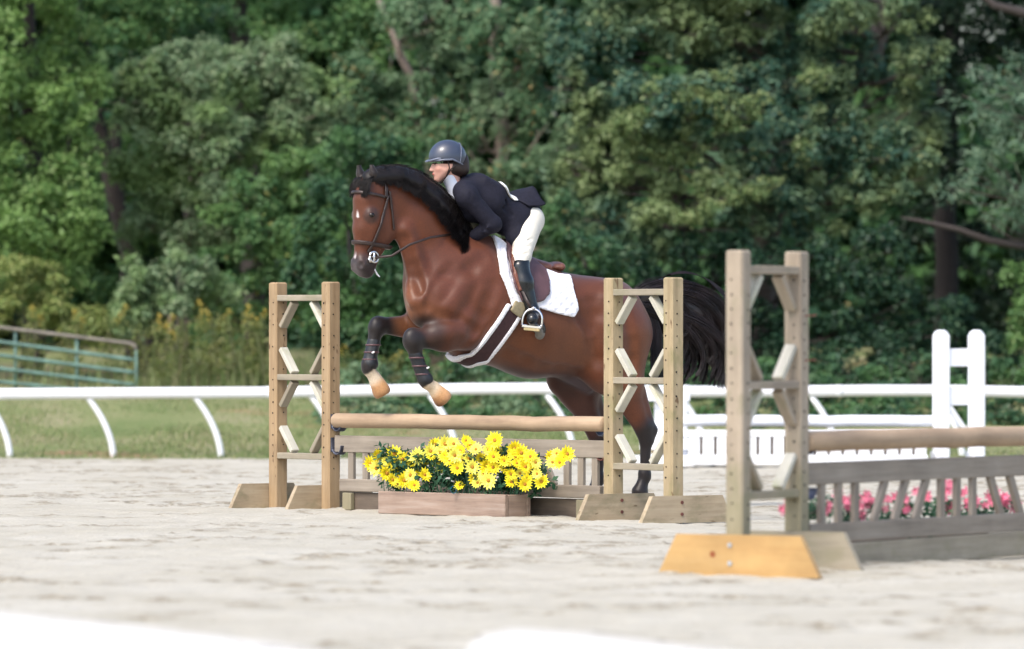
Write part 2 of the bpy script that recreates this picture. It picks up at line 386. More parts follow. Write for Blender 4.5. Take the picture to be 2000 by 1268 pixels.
def sandmat():
    m, t, b = mat('pale_arena_sand'); g = geo(t).outputs['Position']
    f1 = noise(t, g, 1.1, 5, .6); col = ramp(t, f1, [(.3, (.41, .385, .315)), (.5, (.465, .44, .37)), (.7, (.51, .49, .425))])
    f2 = noise(t, g, 3.2, 6, .7, (.8, 1, 1)); col = mixc(t, ramp(t, f2, [(.55, (0, 0, 0)), (.8, (.5, .5, .5))]), col, (.33, .285, .205))
    dn = t.nodes.new('ShaderNodeMath'); dn.operation = 'MULTIPLY'; t.links.new(attr(t, 'divot_shade').outputs['Fac'], dn.inputs[0]); t.links.new(ramp(t, noise(t, g, 14, 4, .65), [(.38, (.1, .1, .1)), (.54, (1, 1, 1))]), dn.inputs[1])
    col = mixc(t, dn.outputs[0], col, (.16, .13, .08))  # hoofprint shade painted in with a moist sand tone
    f3 = noise(t, g, 45, 3, .7); col = mixc(t, ramp(t, f3, [(.3, (.5, .5, .5)), (.6, (0, 0, 0))]), col, (.34, .3, .24))
    f4 = noise(t, g, 16, 3, .6); col = mixc(t, ramp(t, f4, [(.66, (0, 0, 0)), (.73, (.9, .9, .9))]), col, (.2, .165, .11))
    t.links.new(col, b.inputs['Base Color']); b.inputs['Roughness'].default_value = .95; b.inputs['Specular IOR Level'].default_value = .15
    bump(t, b, f3, .6, .012); return m
xs = np.concatenate([np.linspace(-60, -7, 40)[:-1], np.arange(-7, 7, .035), np.linspace(7, 60, 40)])
ys = np.concatenate([np.linspace(ARENA_NEAR, 24, 120)[:-1], np.arange(24, ARENA_FAR, .04), [ARENA_FAR]])
V, Fc = gridmesh(xs, ys, arena_h)
tag(mobj('arena_sand', V, Fc, sandmat(), None, None, True, {'divot_shade': np.repeat(DIVOT_SHADE.ravel()[:, None], 3, 1)}), kind='structure')

def bank(X, Y):
    b = np.clip((Y - ARENA_FAR) / 6.0, 0, 1); b = b * b * (3 - 2 * b)
    z = -.06 + .56 * b + np.clip(Y - 66, 0, 60) * .035 + .06 * vnoise(X, Y, 2.2, 9) * np.clip((Y - ARENA_FAR) / 2, 0, 1)
    z = z + .05 * np.clip((Y - 58.4) / .6, 0, 1)
    return z
def groundmat():
    m, t, b = mat('grass_and_clay_soil'); g = geo(t).outputs['Position']
    f1 = noise(t, g, .9, 5, .6); col = ramp(t, f1, [(.35, (.12, .16, .05)), (.5, (.18, .2, .08)), (.65, (.25, .23, .13))])
    f2 = noise(t, g, .55, 4, .6, (.6, 1.6, 1)); col = mixc(t, ramp(t, f2, [(.6, (0, 0, 0)), (.66, (.8, .8, .8))]), col, (.32, .16, .09))
    t.links.new(col, b.inputs['Base Color']); b.inputs['Roughness'].default_value = .95
    bump(t, b, noise(t, g, 20, 3), .4, .02); return m
xs = np.concatenate([np.linspace(-900, -20, 30)[:-1], np.linspace(-20, 20, 160), np.linspace(20, 900, 30)[1:]])
ys = np.concatenate([np.linspace(-300, 50, 30)[:-1], np.linspace(50, 100, 200), np.linspace(100, 1500, 40)[1:]])
V, Fc = gridmesh(xs, ys, lambda X, Y: np.where(Y < 58.4, -.08, bank(X, Y)))
tag(mobj('ground', V, Fc, groundmat(), None, None, True), kind='structure')
def gz(x, y): return float(bank(np.array([[x]]), np.array([[y]]))[0, 0]) if y > 58.4 else 0.0

# grass on the bank
def blades(n, xr, yr, hr, wid, dens=None, lean=.5):
    x = RNG.uniform(*xr, n); y = RNG.uniform(*yr, n)
    if dens is not None: k = RNG.random(n) < dens(x, y); x, y = x[k], y[k]
    n = len(x); z = bank(x[None], y[None])[0] - .01; h = RNG.uniform(*hr, n) * (0.6 + 1.0 * (vnoise(x, y, .8, 21) + .5))
    a = RNG.uniform(0, 2 * np.pi, n); lx = np.cos(a); ly = np.sin(a); ln = h * RNG.uniform(.1, lean, n)
    wx, wy = -ly * wid / 2, lx * wid / 2
    P = np.stack([np.stack([x - wx, y - wy, z], 1), np.stack([x + wx, y + wy, z], 1),
                  np.stack([x + wx * .7 + lx * ln * .4, y + wy * .7 + ly * ln * .4, z + h * .6], 1), np.stack([x - wx * .7 + lx * ln * .4, y - wy * .7 + ly * ln * .4, z + h * .6], 1),
                  np.stack([x + lx * ln, y + ly * ln, z + h], 1)], 1)
    V = P.reshape(-1, 3); b = (np.arange(n) * 5)[:, None]
    return V, np.concatenate([b + [0, 1, 2], b + [0, 2, 3], b + [3, 2, 4]])
M['grass'] = leafmat('grass_blades', [(0, (.16, .23, .08)), (.45, (.23, .29, .11)), (.8, (.31, .32, .16)), (1, (.38, .33, .2))], .6, .3)
M['tallgrass'] = leafmat('tall_dry_grass', [(0, (.13, .19, .07)), (.4, (.2, .26, .1)), (.75, (.28, .29, .15)), (1, (.24, .2, .12))], .7, .3)
V, Fc = blades(130000, (-9, 9), (58.95, 66), (.015, .05), .012, lambda x, y: np.clip((vnoise(x, y, .9, 33) + .5) * 1.8 - .15, 0.05, 1))
tag(mobj('grass', V, Fc, M['grass']), kind='stuff')
V, Fc = blades(19000, (-9, 9), (64.1, 68), (.15, .42), .014, lambda x, y: np.clip((y - 64.0) / 1.0, 0, 1) * np.clip((x + 4.2) / .8, .12, 1) * np.where(x > -1.8, .0, 1))
tag(mobj('tall_grass', V, Fc, M['tallgrass']), kind='stuff')

# ================================================================== TREES
def unit(v): return v / (np.linalg.norm(v, axis=1, keepdims=True) + 1e-9)
DENS = 2.3
def leafcloud(blobs, L, dens, droop=.3, seed=0, aspect=.55):
    rg = np.random.default_rng(seed); VV = []
    for (c, r, q) in blobs:
        c = np.array(c); r = np.array(r); nsub = max(6, int(8 + 9 * r[0] * r[2] / .3))
        d = unit(rg.normal(size=(nsub, 3))); rr = rg.uniform(.25, 1, (nsub, 1)) ** .5
        sc = c + d * rr * r * .9; sr = rg.uniform(.22, .42, (nsub, 1)) * r * (1 if r.mean() < .6 else .75)
        n = int(DENS * dens * q * math.pi * r[0] * r[2] / (L * L * .3)); k = rg.integers(0, nsub, n)
        d = unit(rg.normal(size=(n, 3)) + np.array([0, 0, .35])); rad = rg.uniform(.1, 1.0, (n, 1)) ** .45
        tw = rg.normal(size=(n, 3)) * L * .35
        p = sc[k] + d * rad * sr[k] + tw
        nr = unit(d * .7 + np.array([0, -.15, .75]) + rg.normal(size=(n, 3)) * .45)
        t = unit(np.cross(nr, rg.normal(size=(n, 3)))); t[:, 2] -= droop; t = unit(t); b = unit(np.cross(nr, t))
        l = L * rg.uniform(.5, 1.45, (n, 1)); wd = l * aspect
        VV.append(np.stack([p, p + t * l * .5 + b * wd * .5 + nr * l * .08, p + t * l, p + t * l * .5 - b * wd * .5 + nr * l * .08], 1).reshape(-1, 3))
    V = np.concatenate(VV); n = len(V) // 4
    return V, (np.arange(n) * 4)[:, None] + np.arange(4)[None]
TSEED = [100]
def tree(name, label, cat, Y, blobs, trunk, bark, leaf, L=.085, dens=2.2, group=None, limbs=True, depth=.9, aspect=.55, droop=.3):
    """blobs: (px, py, rx, ry[, dY[, q]]) on the photo at distance Y; trunk: [(px, py, radius_m)...] from the ground up"""
    TSEED[0] += 1; s = Y / F; B = []
    for b in blobs:
        dy = b[4] if len(b) > 4 else 0; q = b[5] if len(b) > 5 else 1
        B.append((at(b[0], b[1], Y + dy), (b[2] * s, depth * .5 * (b[2] + b[3]) * s, b[3] * s), q))
    P = [at(p[0], p[1], Y + .95) for p in trunk]; P[0][2] = gz(P[0][0], Y) - .1
    root = thing(name, (P[0][0], P[0][1], P[0][2]), label, cat, group)
    mb = MB(); rad = [p[2] for p in trunk]
    fine = []; fr = []
    for i in range(len(P) - 1):
        for k in range(4):
            f = k / 4; fine.append(P[i] * (1 - f) + P[i + 1] * f + RNG.normal(size=3) * .012); fr.append(rad[i] * (1 - f) + rad[i + 1] * f)
    fine.append(P[-1]); fr.append(rad[-1]); fine[0] = P[0]; fr[0] *= 1.25
    mb.tube(fine, fr, 12)
    if limbs:
        for (c, r, q) in B:
            zz = [abs(p[2] - (c[2] - r[2] * .9)) for p in fine]; i = int(np.argmin(zz)); a = fine[i]; rr = min(fr[i] * .45, .032)
            mid = (a + c) / 2 + np.array([RNG.normal() * .08, 0, -.08]); mb.tube([a, (a + mid) / 2, mid, (mid + c) / 2, c], [rr, rr * .8, rr * .65, rr * .45, rr * .2], 6)
            for _ in range(4):
                e = c + unit(RNG.normal(size=(1, 3)))[0] * r * .85; mb.tube([mid, (mid + e) / 2 + RNG.normal(size=3) * .05, e], [rr * .45, rr * .3, .004], 5)
    mb.build('trunk', bark, root, True)
    V, Fc = leafcloud(B, L * (.76 if aspect > .3 else .9), dens, droop, TSEED[0], aspect)
    mobj('crown', V, Fc, leaf, root)
    return root
lm = leafmat
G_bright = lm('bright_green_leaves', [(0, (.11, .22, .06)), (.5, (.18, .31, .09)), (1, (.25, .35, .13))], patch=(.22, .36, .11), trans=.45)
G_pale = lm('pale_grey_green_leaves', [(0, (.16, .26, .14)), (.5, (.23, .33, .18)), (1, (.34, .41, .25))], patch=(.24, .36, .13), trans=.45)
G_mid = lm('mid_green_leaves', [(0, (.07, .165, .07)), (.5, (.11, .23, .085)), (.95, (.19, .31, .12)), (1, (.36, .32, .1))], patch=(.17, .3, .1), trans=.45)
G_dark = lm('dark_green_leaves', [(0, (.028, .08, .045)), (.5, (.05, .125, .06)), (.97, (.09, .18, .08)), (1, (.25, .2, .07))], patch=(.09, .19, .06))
G_oak = lm('blue_green_oak_leaves', [(0, (.035, .105, .075)), (.5, (.07, .16, .11)), (.9, (.14, .22, .13)), (1, (.24, .26, .12))], patch=(.24, .31, .13), pscale=.8)  # patch tint puts the oak's sunlit clumps into the leaf colour
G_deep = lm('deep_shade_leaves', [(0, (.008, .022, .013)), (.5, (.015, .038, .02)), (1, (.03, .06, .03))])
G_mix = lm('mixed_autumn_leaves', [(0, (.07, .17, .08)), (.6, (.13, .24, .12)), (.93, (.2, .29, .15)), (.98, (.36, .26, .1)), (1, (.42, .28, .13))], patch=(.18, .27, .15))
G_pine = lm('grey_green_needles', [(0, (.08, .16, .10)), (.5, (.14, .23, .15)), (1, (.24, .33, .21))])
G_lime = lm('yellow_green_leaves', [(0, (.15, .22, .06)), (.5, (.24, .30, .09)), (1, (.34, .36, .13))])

# far wood: one mass behind everything, trunks of its own
rows = []
for i in range(620):
    x = RNG.uniform(-17, 17); z = RNG.uniform(.6, 14); rows.append(((x, RNG.uniform(78, 88), z), (1.3, 1.2, 1.1), 1))
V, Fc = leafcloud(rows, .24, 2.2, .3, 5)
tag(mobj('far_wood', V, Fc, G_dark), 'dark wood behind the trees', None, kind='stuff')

tree('vine_covered_tree', 'tall bright green tree hung with leafy vines at the far left', 'tree', 68.5,
     [(40, 40, 120, 100), (150, 120, 90, 90, .4), (20, 190, 130, 90), (130, 230, 75, 80), (40, 330, 120, 80), (150, 300, 60, 70), (30, 430, 130, 80, -.4), (140, 400, 80, 60), (110, 480, 90, 60), (-60, 120, 120, 200), (-80, 400, 120, 160), (60, -120, 200, 120), (170, 460, 55, 40), (90, 540, 100, 50)],
     [(60, 760, .14), (70, 500, .12), (60, 200, .1), (50, -100, .05)], M['bark_dark'], G_bright, .09, 1.6, droop=.7)
tree('leaning_tree', 'slender tree with a dark bare leaning trunk right of the vine covered tree', 'tree', 71,
     [(170, 20, 110, 60), (250, 60, 80, 70), (330, 10, 90, 60), (200, -120, 240, 110), (120, 90, 70, 60, 1), (150, 190, 60, 50), (290, 480, 50, 40, -.4), (240, 560, 60, 60, -.4)],
     [(268, 760, .13), (250, 500, .11), (212, 330, .10), (180, 180, .08), (150, 0, .05)], M['bark_dark'], G_mid, .1, 1.8, limbs=False)
tree('dark_stem_tree', 'narrow dark stemmed tree close behind the leaning trunk', 'tree', 72,
     [(390, 40, 90, 60), (270, 150, 60, 50), (330, 100, 90, 60)],
     [(300, 760, .1), (238, 420, .07), (225, 260, .06), (260, 100, .04)], M['bark_dark'], G_dark, .1, 1.5)
tree('pale_shrub_tree', 'broad pale grey green tree filling the left centre of the wood edge', 'tree', 70,
     [(320, 170, 90, 70), (420, 150, 90, 60, -.3), (300, 250, 80, 60), (400, 260, 100, 70, -.5), (500, 210, 90, 70), (330, 350, 80, 60), (430, 370, 90, 60, -.4), (280, 430, 60, 50), (230, 190, 60, 50), (250, 330, 50, 60), (360, 210, 90, 60), (450, 210, 80, 60), (360, 300, 90, 60), (460, 290, 80, 60), (480, 440, 70, 50), (540, 180, 80, 60), (400, 110, 90, 50), (290, 130, 60, 40), (520, 100, 80, 50), (560, 140, 80, 60), (590, 250, 80, 60), (370, 450, 90, 50), (620, 190, 70, 60)],
     [(355, 760, .09), (365, 450, .07), (390, 250, .04)], M['bark_pale'], G_pale, .085, 2.1)
tree('twin_trunk_tree', 'dark trunked tree rising above the pale tree near the top left', 'tree', 75,
     [(560, 40, 90, 50), (640, 90, 80, 70), (330, 30, 90, 60), (700, 30, 90, 70), (420, 10, 50, 60, .5), (500, -120, 200, 110), (760, 120, 70, 70)],
     [(500, 700, .14), (485, 300, .13), (470, 90, .12), (455, -80, .11), (450, -200, .08)], M['bark_dark'], G_mid, .1, 1.7, limbs=False)
tree('small_mid_tree', 'mid green leafy tree with dark thin stems below the pale tree', 'tree', 69,
     [(480, 400, 80, 60), (560, 340, 70, 60), (540, 460, 80, 60, -.3), (460, 520, 80, 50), (600, 420, 80, 60), (620, 520, 70, 60, -.3), (540, 580, 90, 60), (650, 330, 60, 60), (420, 600, 70, 50), (660, 450, 50, 60)],
     [(505, 760, .06), (500, 500, .05), (488, 330, .03)], M['bark_dark'], G_mid, .085, 2.0)
tree('pale_lower_shrub', 'low grey green shrub in front of the leaning trunk', 'shrub', 67.5,
     [(270, 540, 70, 50), (350, 540, 70, 60), (320, 610, 80, 60), (420, 580, 60, 60, .3), (250, 620, 60, 50)],
     [(320, 760, .04), (330, 640, .03), (335, 560, .02)], M['bark_pale'], G_pale, .085, 2.0)
tree('left_shrub', 'yellow green shrub mound behind the green metal gate', 'shrub', 67.5,
     [(50, 600, 90, 50), (140, 620, 80, 45), (30, 540, 100, 45), (-40, 620, 80, 60), (210, 650, 45, 40)],
     [(60, 740, .03), (70, 660, .03), (70, 600, .02)], M['bark'], G_lime, .075, 1.8)
tree('glossy_dark_shrub', 'dense dark green shrub behind the horse head', 'shrub', 67,
     [(640, 400, 60, 60), (620, 490, 60, 60), (690, 560, 80, 60), (760, 640, 80, 70), (640, 620, 80, 70), (590, 560, 50, 50), (700, 300, 70, 60, .6), (760, 540, 60, 60), (700, 690, 90, 50), (830, 700, 80, 50), (640, 340, 55, 50, .4), (780, 300, 60, 50, .6)],
     [(700, 780, .05), (700, 620, .04), (680, 450, .02)], M['bark_dark'], G_dark, .08, 2.3)
tree('bare_branch_tree', 'tree with pale thin bare branches among leaves above the rider', 'tree', 72,
     [(800, 40, 80, 60), (720, 150, 70, 60), (820, 180, 80, 60), (760, 230, 80, 50), (880, 100, 70, 60), (900, 20, 70, 60), (850, 250, 80, 50, -.4), (700, 210, 60, 50), (930, 200, 60, 50)],
     [(850, 760, .1), (860, 400, .08), (800, 150, .05), (740, 0, .03)], M['bark_pale'], G_mix, .08, 1.7)
tree('pale_trunk_tree', 'autumn tinted tree with a pale straight trunk behind the rider', 'tree', 70.5,
     [(960, 60, 70, 60, .4), (1010, 130, 70, 50, .4), (900, 320, 70, 50, .6), (1040, 220, 80, 60, .5), (1020, 330, 80, 60), (1090, 290, 70, 60), (960, 420, 60, 60, .6), (1080, 400, 80, 60), (960, 180, 50, 40, .8), (1060, 60, 70, 60), (1120, 460, 70, 60), (940, 260, 50, 40, .7), (860, 400, 60, 50, .6)],
     [(985, 760, .10), (985, 400, .08), (975, 200, .07), (965, 0, .065), (960, -100, .05)], M['bark_pale'], G_mix, .075, 1.9)
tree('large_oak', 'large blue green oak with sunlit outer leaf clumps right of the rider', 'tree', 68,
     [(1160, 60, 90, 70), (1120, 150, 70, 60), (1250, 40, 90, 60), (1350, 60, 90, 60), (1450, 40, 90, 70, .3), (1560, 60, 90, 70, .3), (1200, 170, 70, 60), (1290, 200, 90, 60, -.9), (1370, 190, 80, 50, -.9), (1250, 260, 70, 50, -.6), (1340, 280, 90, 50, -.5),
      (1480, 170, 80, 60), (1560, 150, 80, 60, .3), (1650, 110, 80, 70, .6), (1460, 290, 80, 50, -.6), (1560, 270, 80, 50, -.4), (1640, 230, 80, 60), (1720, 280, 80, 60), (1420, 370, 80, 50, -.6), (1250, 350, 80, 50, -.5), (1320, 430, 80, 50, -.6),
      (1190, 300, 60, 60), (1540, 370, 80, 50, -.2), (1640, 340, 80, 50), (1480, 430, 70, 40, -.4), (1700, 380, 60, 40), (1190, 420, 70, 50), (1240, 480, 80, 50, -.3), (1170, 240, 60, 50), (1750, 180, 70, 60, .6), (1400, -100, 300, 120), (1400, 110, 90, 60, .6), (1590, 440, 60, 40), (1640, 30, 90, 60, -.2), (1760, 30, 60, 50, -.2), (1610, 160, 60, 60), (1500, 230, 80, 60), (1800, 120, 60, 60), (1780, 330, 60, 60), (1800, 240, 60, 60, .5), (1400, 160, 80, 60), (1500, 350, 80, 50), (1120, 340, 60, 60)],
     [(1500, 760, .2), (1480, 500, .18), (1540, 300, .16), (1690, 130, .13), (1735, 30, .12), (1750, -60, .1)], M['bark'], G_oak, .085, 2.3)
tree('lit_oak_clumps', 'yellow green clumps added as the sunlit parts of the oak', 'tree', 67.0,  # sunlight on the oak painted as a separate crown of lighter leaves
     [(1310, 180, 70, 44), (1385, 200, 65, 44), (1250, 215, 50, 40), (1340, 250, 60, 34, .3), (1420, 240, 40, 30), (1260, 290, 44, 26, .2), (1390, 160, 50, 24), (1225, 250, 34, 40), (1470, 200, 40, 30), (1330, 300, 60, 24, .3), (1240, 330, 34, 30, .3), (1410, 390, 50, 26), (1480, 360, 50, 26), (1350, 420, 46, 24), (1560, 290, 36, 22, .4), (1590, 150, 40, 24, .4)],
     [(1330, 790, .03), (1340, 500, .025), (1325, 300, .02), (1320, 210, .01)], M['bark_dark'], lm('sunlit_yellow_green_leaves', [(0, (.11, .18, .07)), (.5, (.19, .27, .11)), (1, (.3, .35, .15))]), .07, 1.0)
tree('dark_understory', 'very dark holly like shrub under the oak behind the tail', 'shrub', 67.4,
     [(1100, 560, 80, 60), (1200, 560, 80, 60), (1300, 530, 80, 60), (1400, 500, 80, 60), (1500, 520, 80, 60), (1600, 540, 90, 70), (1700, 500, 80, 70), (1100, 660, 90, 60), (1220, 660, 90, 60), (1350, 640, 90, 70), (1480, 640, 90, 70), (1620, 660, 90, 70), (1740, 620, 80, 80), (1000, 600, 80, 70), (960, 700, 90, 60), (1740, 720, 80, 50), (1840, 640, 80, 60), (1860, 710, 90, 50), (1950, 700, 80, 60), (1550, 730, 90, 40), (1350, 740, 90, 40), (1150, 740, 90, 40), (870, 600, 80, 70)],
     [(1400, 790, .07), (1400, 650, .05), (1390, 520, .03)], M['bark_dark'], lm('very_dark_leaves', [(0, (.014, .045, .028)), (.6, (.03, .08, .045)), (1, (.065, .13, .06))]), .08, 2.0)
tree('middle_shrub', 'mid dark green shrub between the saddle and the oak', 'shrub', 66.9,
     [(1100, 520, 60, 50), (1160, 500, 60, 50), (1090, 430, 60, 50), (1230, 560, 50, 40), (1300, 590, 60, 40), (1420, 600, 50, 40)],
     [(1150, 790, .04), (1150, 620, .03), (1140, 500, .02)], M['bark_dark'], G_dark, .08, 1.6)
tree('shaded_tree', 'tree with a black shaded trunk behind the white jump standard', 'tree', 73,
     [(1850, 90, 90, 80), (1950, 60, 90, 70), (1800, 30, 90, 60), (1800, 380, 60, 50), (1900, -100, 200, 100), (1980, 560, 70, 80), (1900, 620, 60, 60, 1.5), (1780, 560, 60, 60, 1.5), (1850, 250, 80, 90, -.3), (1830, 330, 70, 60, .2), (1900, 480, 60, 60, 1.6), (1780, 460, 50, 50, 1.6), (1840, -30, 160, 60, -1.2)],  # out-of-view crown mass above is added to keep sun off the trunk
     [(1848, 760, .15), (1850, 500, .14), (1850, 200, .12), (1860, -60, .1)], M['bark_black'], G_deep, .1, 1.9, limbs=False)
r_ = tree('grey_pine', 'soft grey green pine with drooping needle sprays at the far right', 'tree', 66,
     [(1960, 150, 70, 50), (1910, 210, 60, 45), (1990, 260, 70, 50), (1930, 320, 60, 40), (1990, 380, 60, 40), (1880, 370, 50, 30), (2040, 200, 80, 120), (1960, 420, 60, 30), (2050, 380, 70, 60)],
     [(2110, 790, .16), (2100, 400, .13), (2080, 60, .08)], M['bark'], G_pine, .13, 1.9, aspect=.14, droop=.5)
mb = MB(); mb.tube([at(2110, 485, 66.3), at(2000, 482, 66.2), at(1930, 470, 66.1), at(1870, 448, 66), at(1800, 432, 66), at(1760, 425, 66)], [.06, .045, .04, .032, .022, .008], 8)
mb.build('limb', M['bark_dark'], r_, True); mb = MB(); mb.tube([at(2110, 60, 66.3), at(2010, 28, 66.1), at(1940, 10, 66), at(1890, -40, 66)], [.07, .055, .045, .03], 8)
mb.build('limb', M['bark_dark'], r_, True)
tree('right_edge_shrub', 'bright green shrub at the far right beside the white standard', 'shrub', 66,
     [(1995, 820, 40, 35), (2030, 700, 60, 70), (2000, 640, 40, 50), (2050, 780, 60, 60), (1990, 560, 40, 50), (2060, 560, 70, 90), (1985, 745, 30, 35)],
     [(2040, 830, .03), (2040, 700, .03), (2030, 600, .02)], M['bark'], G_mid, .07, 1.6)
# low brush along the foot of the wood, behind the rail
for k, (px0, lab, lf, hi_) in enumerate([(720, 'low weedy bush under the horse chest, leftmost of the row', G_mix, 740), (860, 'low weedy bush behind the rail beneath the front hooves', G_dark, 720), (1000, 'low weedy bush behind the rail under the girth', G_mix, 730), (1130, 'low bush behind the rail under the horse belly', G_dark, 730), (1250, 'low dark bush behind the hind leg', G_dark, 725), (1390, 'low dark bush behind the rail left of the near standard', G_dark, 725), (1540, 'low dark bush behind the rail right of the near standard', G_dark, 720), (1680, 'low dark bush behind the rail midway to the white standard', G_dark, 722), (1800, 'low dark bush behind the rail touching the white standard', G_dark, 720), (1930, 'low dark bush at the right edge behind the white standard', G_dark, 715)]):
    tree('low_bush', lab, 'bush', 61.9 + (k % 3) * .3, [(px0 - 50, 820, 60, 30), (px0 + 40, 818, 60, 34), (px0, 785, 70, 34, .5), (px0 + 75, 830, 45, 25), (px0 - 60, 770, 60, 34, 1.2), (px0 + 60, 765, 60, 34, 1.4), (px0 - 20, hi_, 70, 34, 2.2), (px0 + 55, hi_ + 8, 60, 30, 2.4)],
         [(px0, 850, .02), (px0, 820, .015), (px0, 790, .01)], M['bark'], lf, .075, 1.5, group='low bushes behind the rail fence')
# the wood edge goes on beyond both sides of the picture
for px0, lab, lf in ((-420, 'leafy tree beyond the left edge of the picture, nearer one', G_mid), (-820, 'leafy tree beyond the left edge of the picture, farther one', G_bright), (2420, 'leafy tree beyond the right edge of the picture, nearer one', G_oak), (2820, 'leafy tree beyond the right edge of the picture, farther one', G_mid)):
    tree('leafy_tree', lab, 'tree', 69, [(px0 + a_, b_, 150, 110, c_) for a_ in (-140, 0, 140) for b_, c_ in ((-80, .4), (120, 0), (300, -.3), (460, -.3), (620, 0), (710, .3))],
         [(px0, 760, .14), (px0 + 10, 400, .11), (px0 - 10, 0, .06)], M['bark'], lf, .12, 1.3)
# bare pale branches
mb = MB()
# goldenrod and tall weeds behind the rail
M['weed'] = leafmat('weed_leaves', [(0, (.1, .15, .04)), (.5, (.17, .21, .06)), (1, (.26, .26, .1))])
M['gold'] = plain('goldenrod_flowers', (.46, .36, .07), .8, var=.3, bmp=0)
def weed(px, Y, h, gold, first, label):
    b = at(px, 0, Y); b[2] = gz(b[0], Y)
    root = thing('goldenrod_plant', b, label, 'plant', 'goldenrod plants on the grass bank')
    if first is not None:
        for ch in first.children:
            c = ch.copy(); COL.objects.link(c); c.parent = root
        root.scale = (1, 1, h / .8); root.rotation_euler = (0, 0, random.uniform(0, 6))
        return root
    mb = MB(); tips = []
    for i in range(5):
        a = random.uniform(0, 6.28); q = np.array([math.cos(a) * .05, math.sin(a) * .05, 0]); tip = b + q * 2.4 + np.array([0, 0, .8 * random.uniform(.8, 1)])
        mb.tube([b + q * .3, b + q + [0, 0, .4], tip], [.006, .005, .003], 5); tips.append(tip)
    mb.build('stem', M['tallgrass'], root)
    bl = [((t[0], t[1], b[2] + .8 * f), (.07, .07, .12), 1) for t in tips for f in (.3, .55, .8)]
    V, Fc = leafcloud(bl, .07, .5, .2, 77, .25); mobj('foliage', V, Fc, M['weed'], root)
    for t in tips[:2]:
        V, Fc = leafcloud([((t[0], t[1], t[2] + .01), (.045, .045, .06), 1)], .02, .3, .0, 78, .8); mobj('flower_head', V, Fc, M['gold'], root)
    return root
first = None
spots = [(290, 65, .75), (318, 65.4, .8), (345, 64.8, .7), (372, 65.2, .85), (405, 65, .95), (432, 64.9, .85), (462, 64.7, .9), (480, 65.3, .8), (505, 65, .85), (520, 64.6, .7), (60, 66, .9), (140, 66.2, .85), (225, 66.2, .9), (690, 64.6, .5), (760, 64.5, .45), (800, 64.6, .5)]
words = ['leftmost', 'second', 'third', 'fourth', 'fifth', 'sixth', 'seventh', 'eighth', 'ninth', 'tenth']
for i, (px, Y, h) in enumerate(spots):
    if i < 10: lab = 'yellow flowered weed right of the green gate, %s of that row from the left' % words[i]
    elif i < 13: lab = 'yellow flowered weed behind the bars of the green gate, %s of three' % ('left', 'middle', 'right')[i - 10]
    else: lab = 'short yellow flowered weed under the front hooves, %s of three' % ('left', 'middle', 'right')[i - 13]
    o = weed(px, Y, h, True, first, lab)
    if first is None: first = o

# ================================================================== RAIL FENCE (far) and near rail
FY = 59.4
root = thing('rail_fence', (0, FY, 0), 'long white rail on curved posts across the back of the arena', 'fence')
mb = MB(); pts = [(-1100, 772), (-120, 770), (0, 770), (150, 769), (300, 768), (500, 767), (700, 764), (900, 760), (1070, 759), (1200, 762), (1340, 765), (1500, 765), (1700, 763), (1850, 763), (2000, 766), (2120, 767), (3200, 770)]
mb.tube([at(a, b, FY) for a, b in pts], .055, 14); mb.build('rail', M['white'], root, True)
for px, py in ((528, 766.6), (1083, 759.3), (1640, 763.6)):
    mb = MB(); mb.tube([at(px - 7, py, FY), at(px + 7, py, FY)], .0575, 14); mb.build('joint_sleeve', M['white_paint'], root, True)
for i, bx in enumerate([-1060, -840, -620, -400, -190, 20, 222, 432, 660, 893, 1122, 1380, 1636, 1880, 2110, 2350, 2590, 2830, 3070]):
    b0 = at(bx, 0, FY + .02); sh = -.27; P = []
    for k in range(9):
        a = k / 8; P.append((b0[0] + sh * a ** 1.9, b0[1], -.03 + a * .63))
    mb = MB(); mb.tube(P, [.047 - .004 * k / 8 for k in range(9)], 10, flat=.7); mb.build('curved_post', M['white'], root, True)
NY = 13.3
root = thing('near_rail', (-.4, NY, 0), 'blurred white rail sloping across the bottom left corner', 'fence', None)
mb = MB(); r0 = .055
def top(px, py, Y): p = at(px, py, Y); p[2] -= r0 + .007; return p
mb.tube([top(-500, 1150, NY + .3), top(0, 1205, NY), top(300, 1236, NY - .1), top(620, 1278, NY - .3), top(760, 1310, NY - .4)], r0, 14); mb.build('rail', M['white'], root, True)
for px in (-300, 760):
    b0 = at(px, 0, NY - .1 if px < 0 else NY - .4); mb = MB(); mb.tube([(b0[0] - .2 * (k / 8) ** 2, b0[1], -.03 + .6 * k / 8 - (.06 if px > 0 else 0)) for k in range(9)], .04, 10); mb.build('curved_post', M['white'], root, True)
root = thing('near_rail', (.3, NY, 0), 'blurred white rail end hugging the bottom edge right of centre', 'fence', None)
mb = MB(); mb.tube([top(925, 1252, NY), top(945, 1240, NY), top(1000, 1237, NY), top(1150, 1247, NY), top(1340, 1270, NY), top(1800, 1320, NY - .2)], [.02, .045, .055, .055, .055, .055], 14); mb.build('rail', M['white'], root, True)
b0 = at(1060, 0, NY); mb = MB(); mb.tube([(b0[0] - .2 * (k / 8) ** 2, b0[1], -.03 + .54 * k / 8) for k in range(9)], .04, 10); mb.build('curved_post', M['white'], root, True)

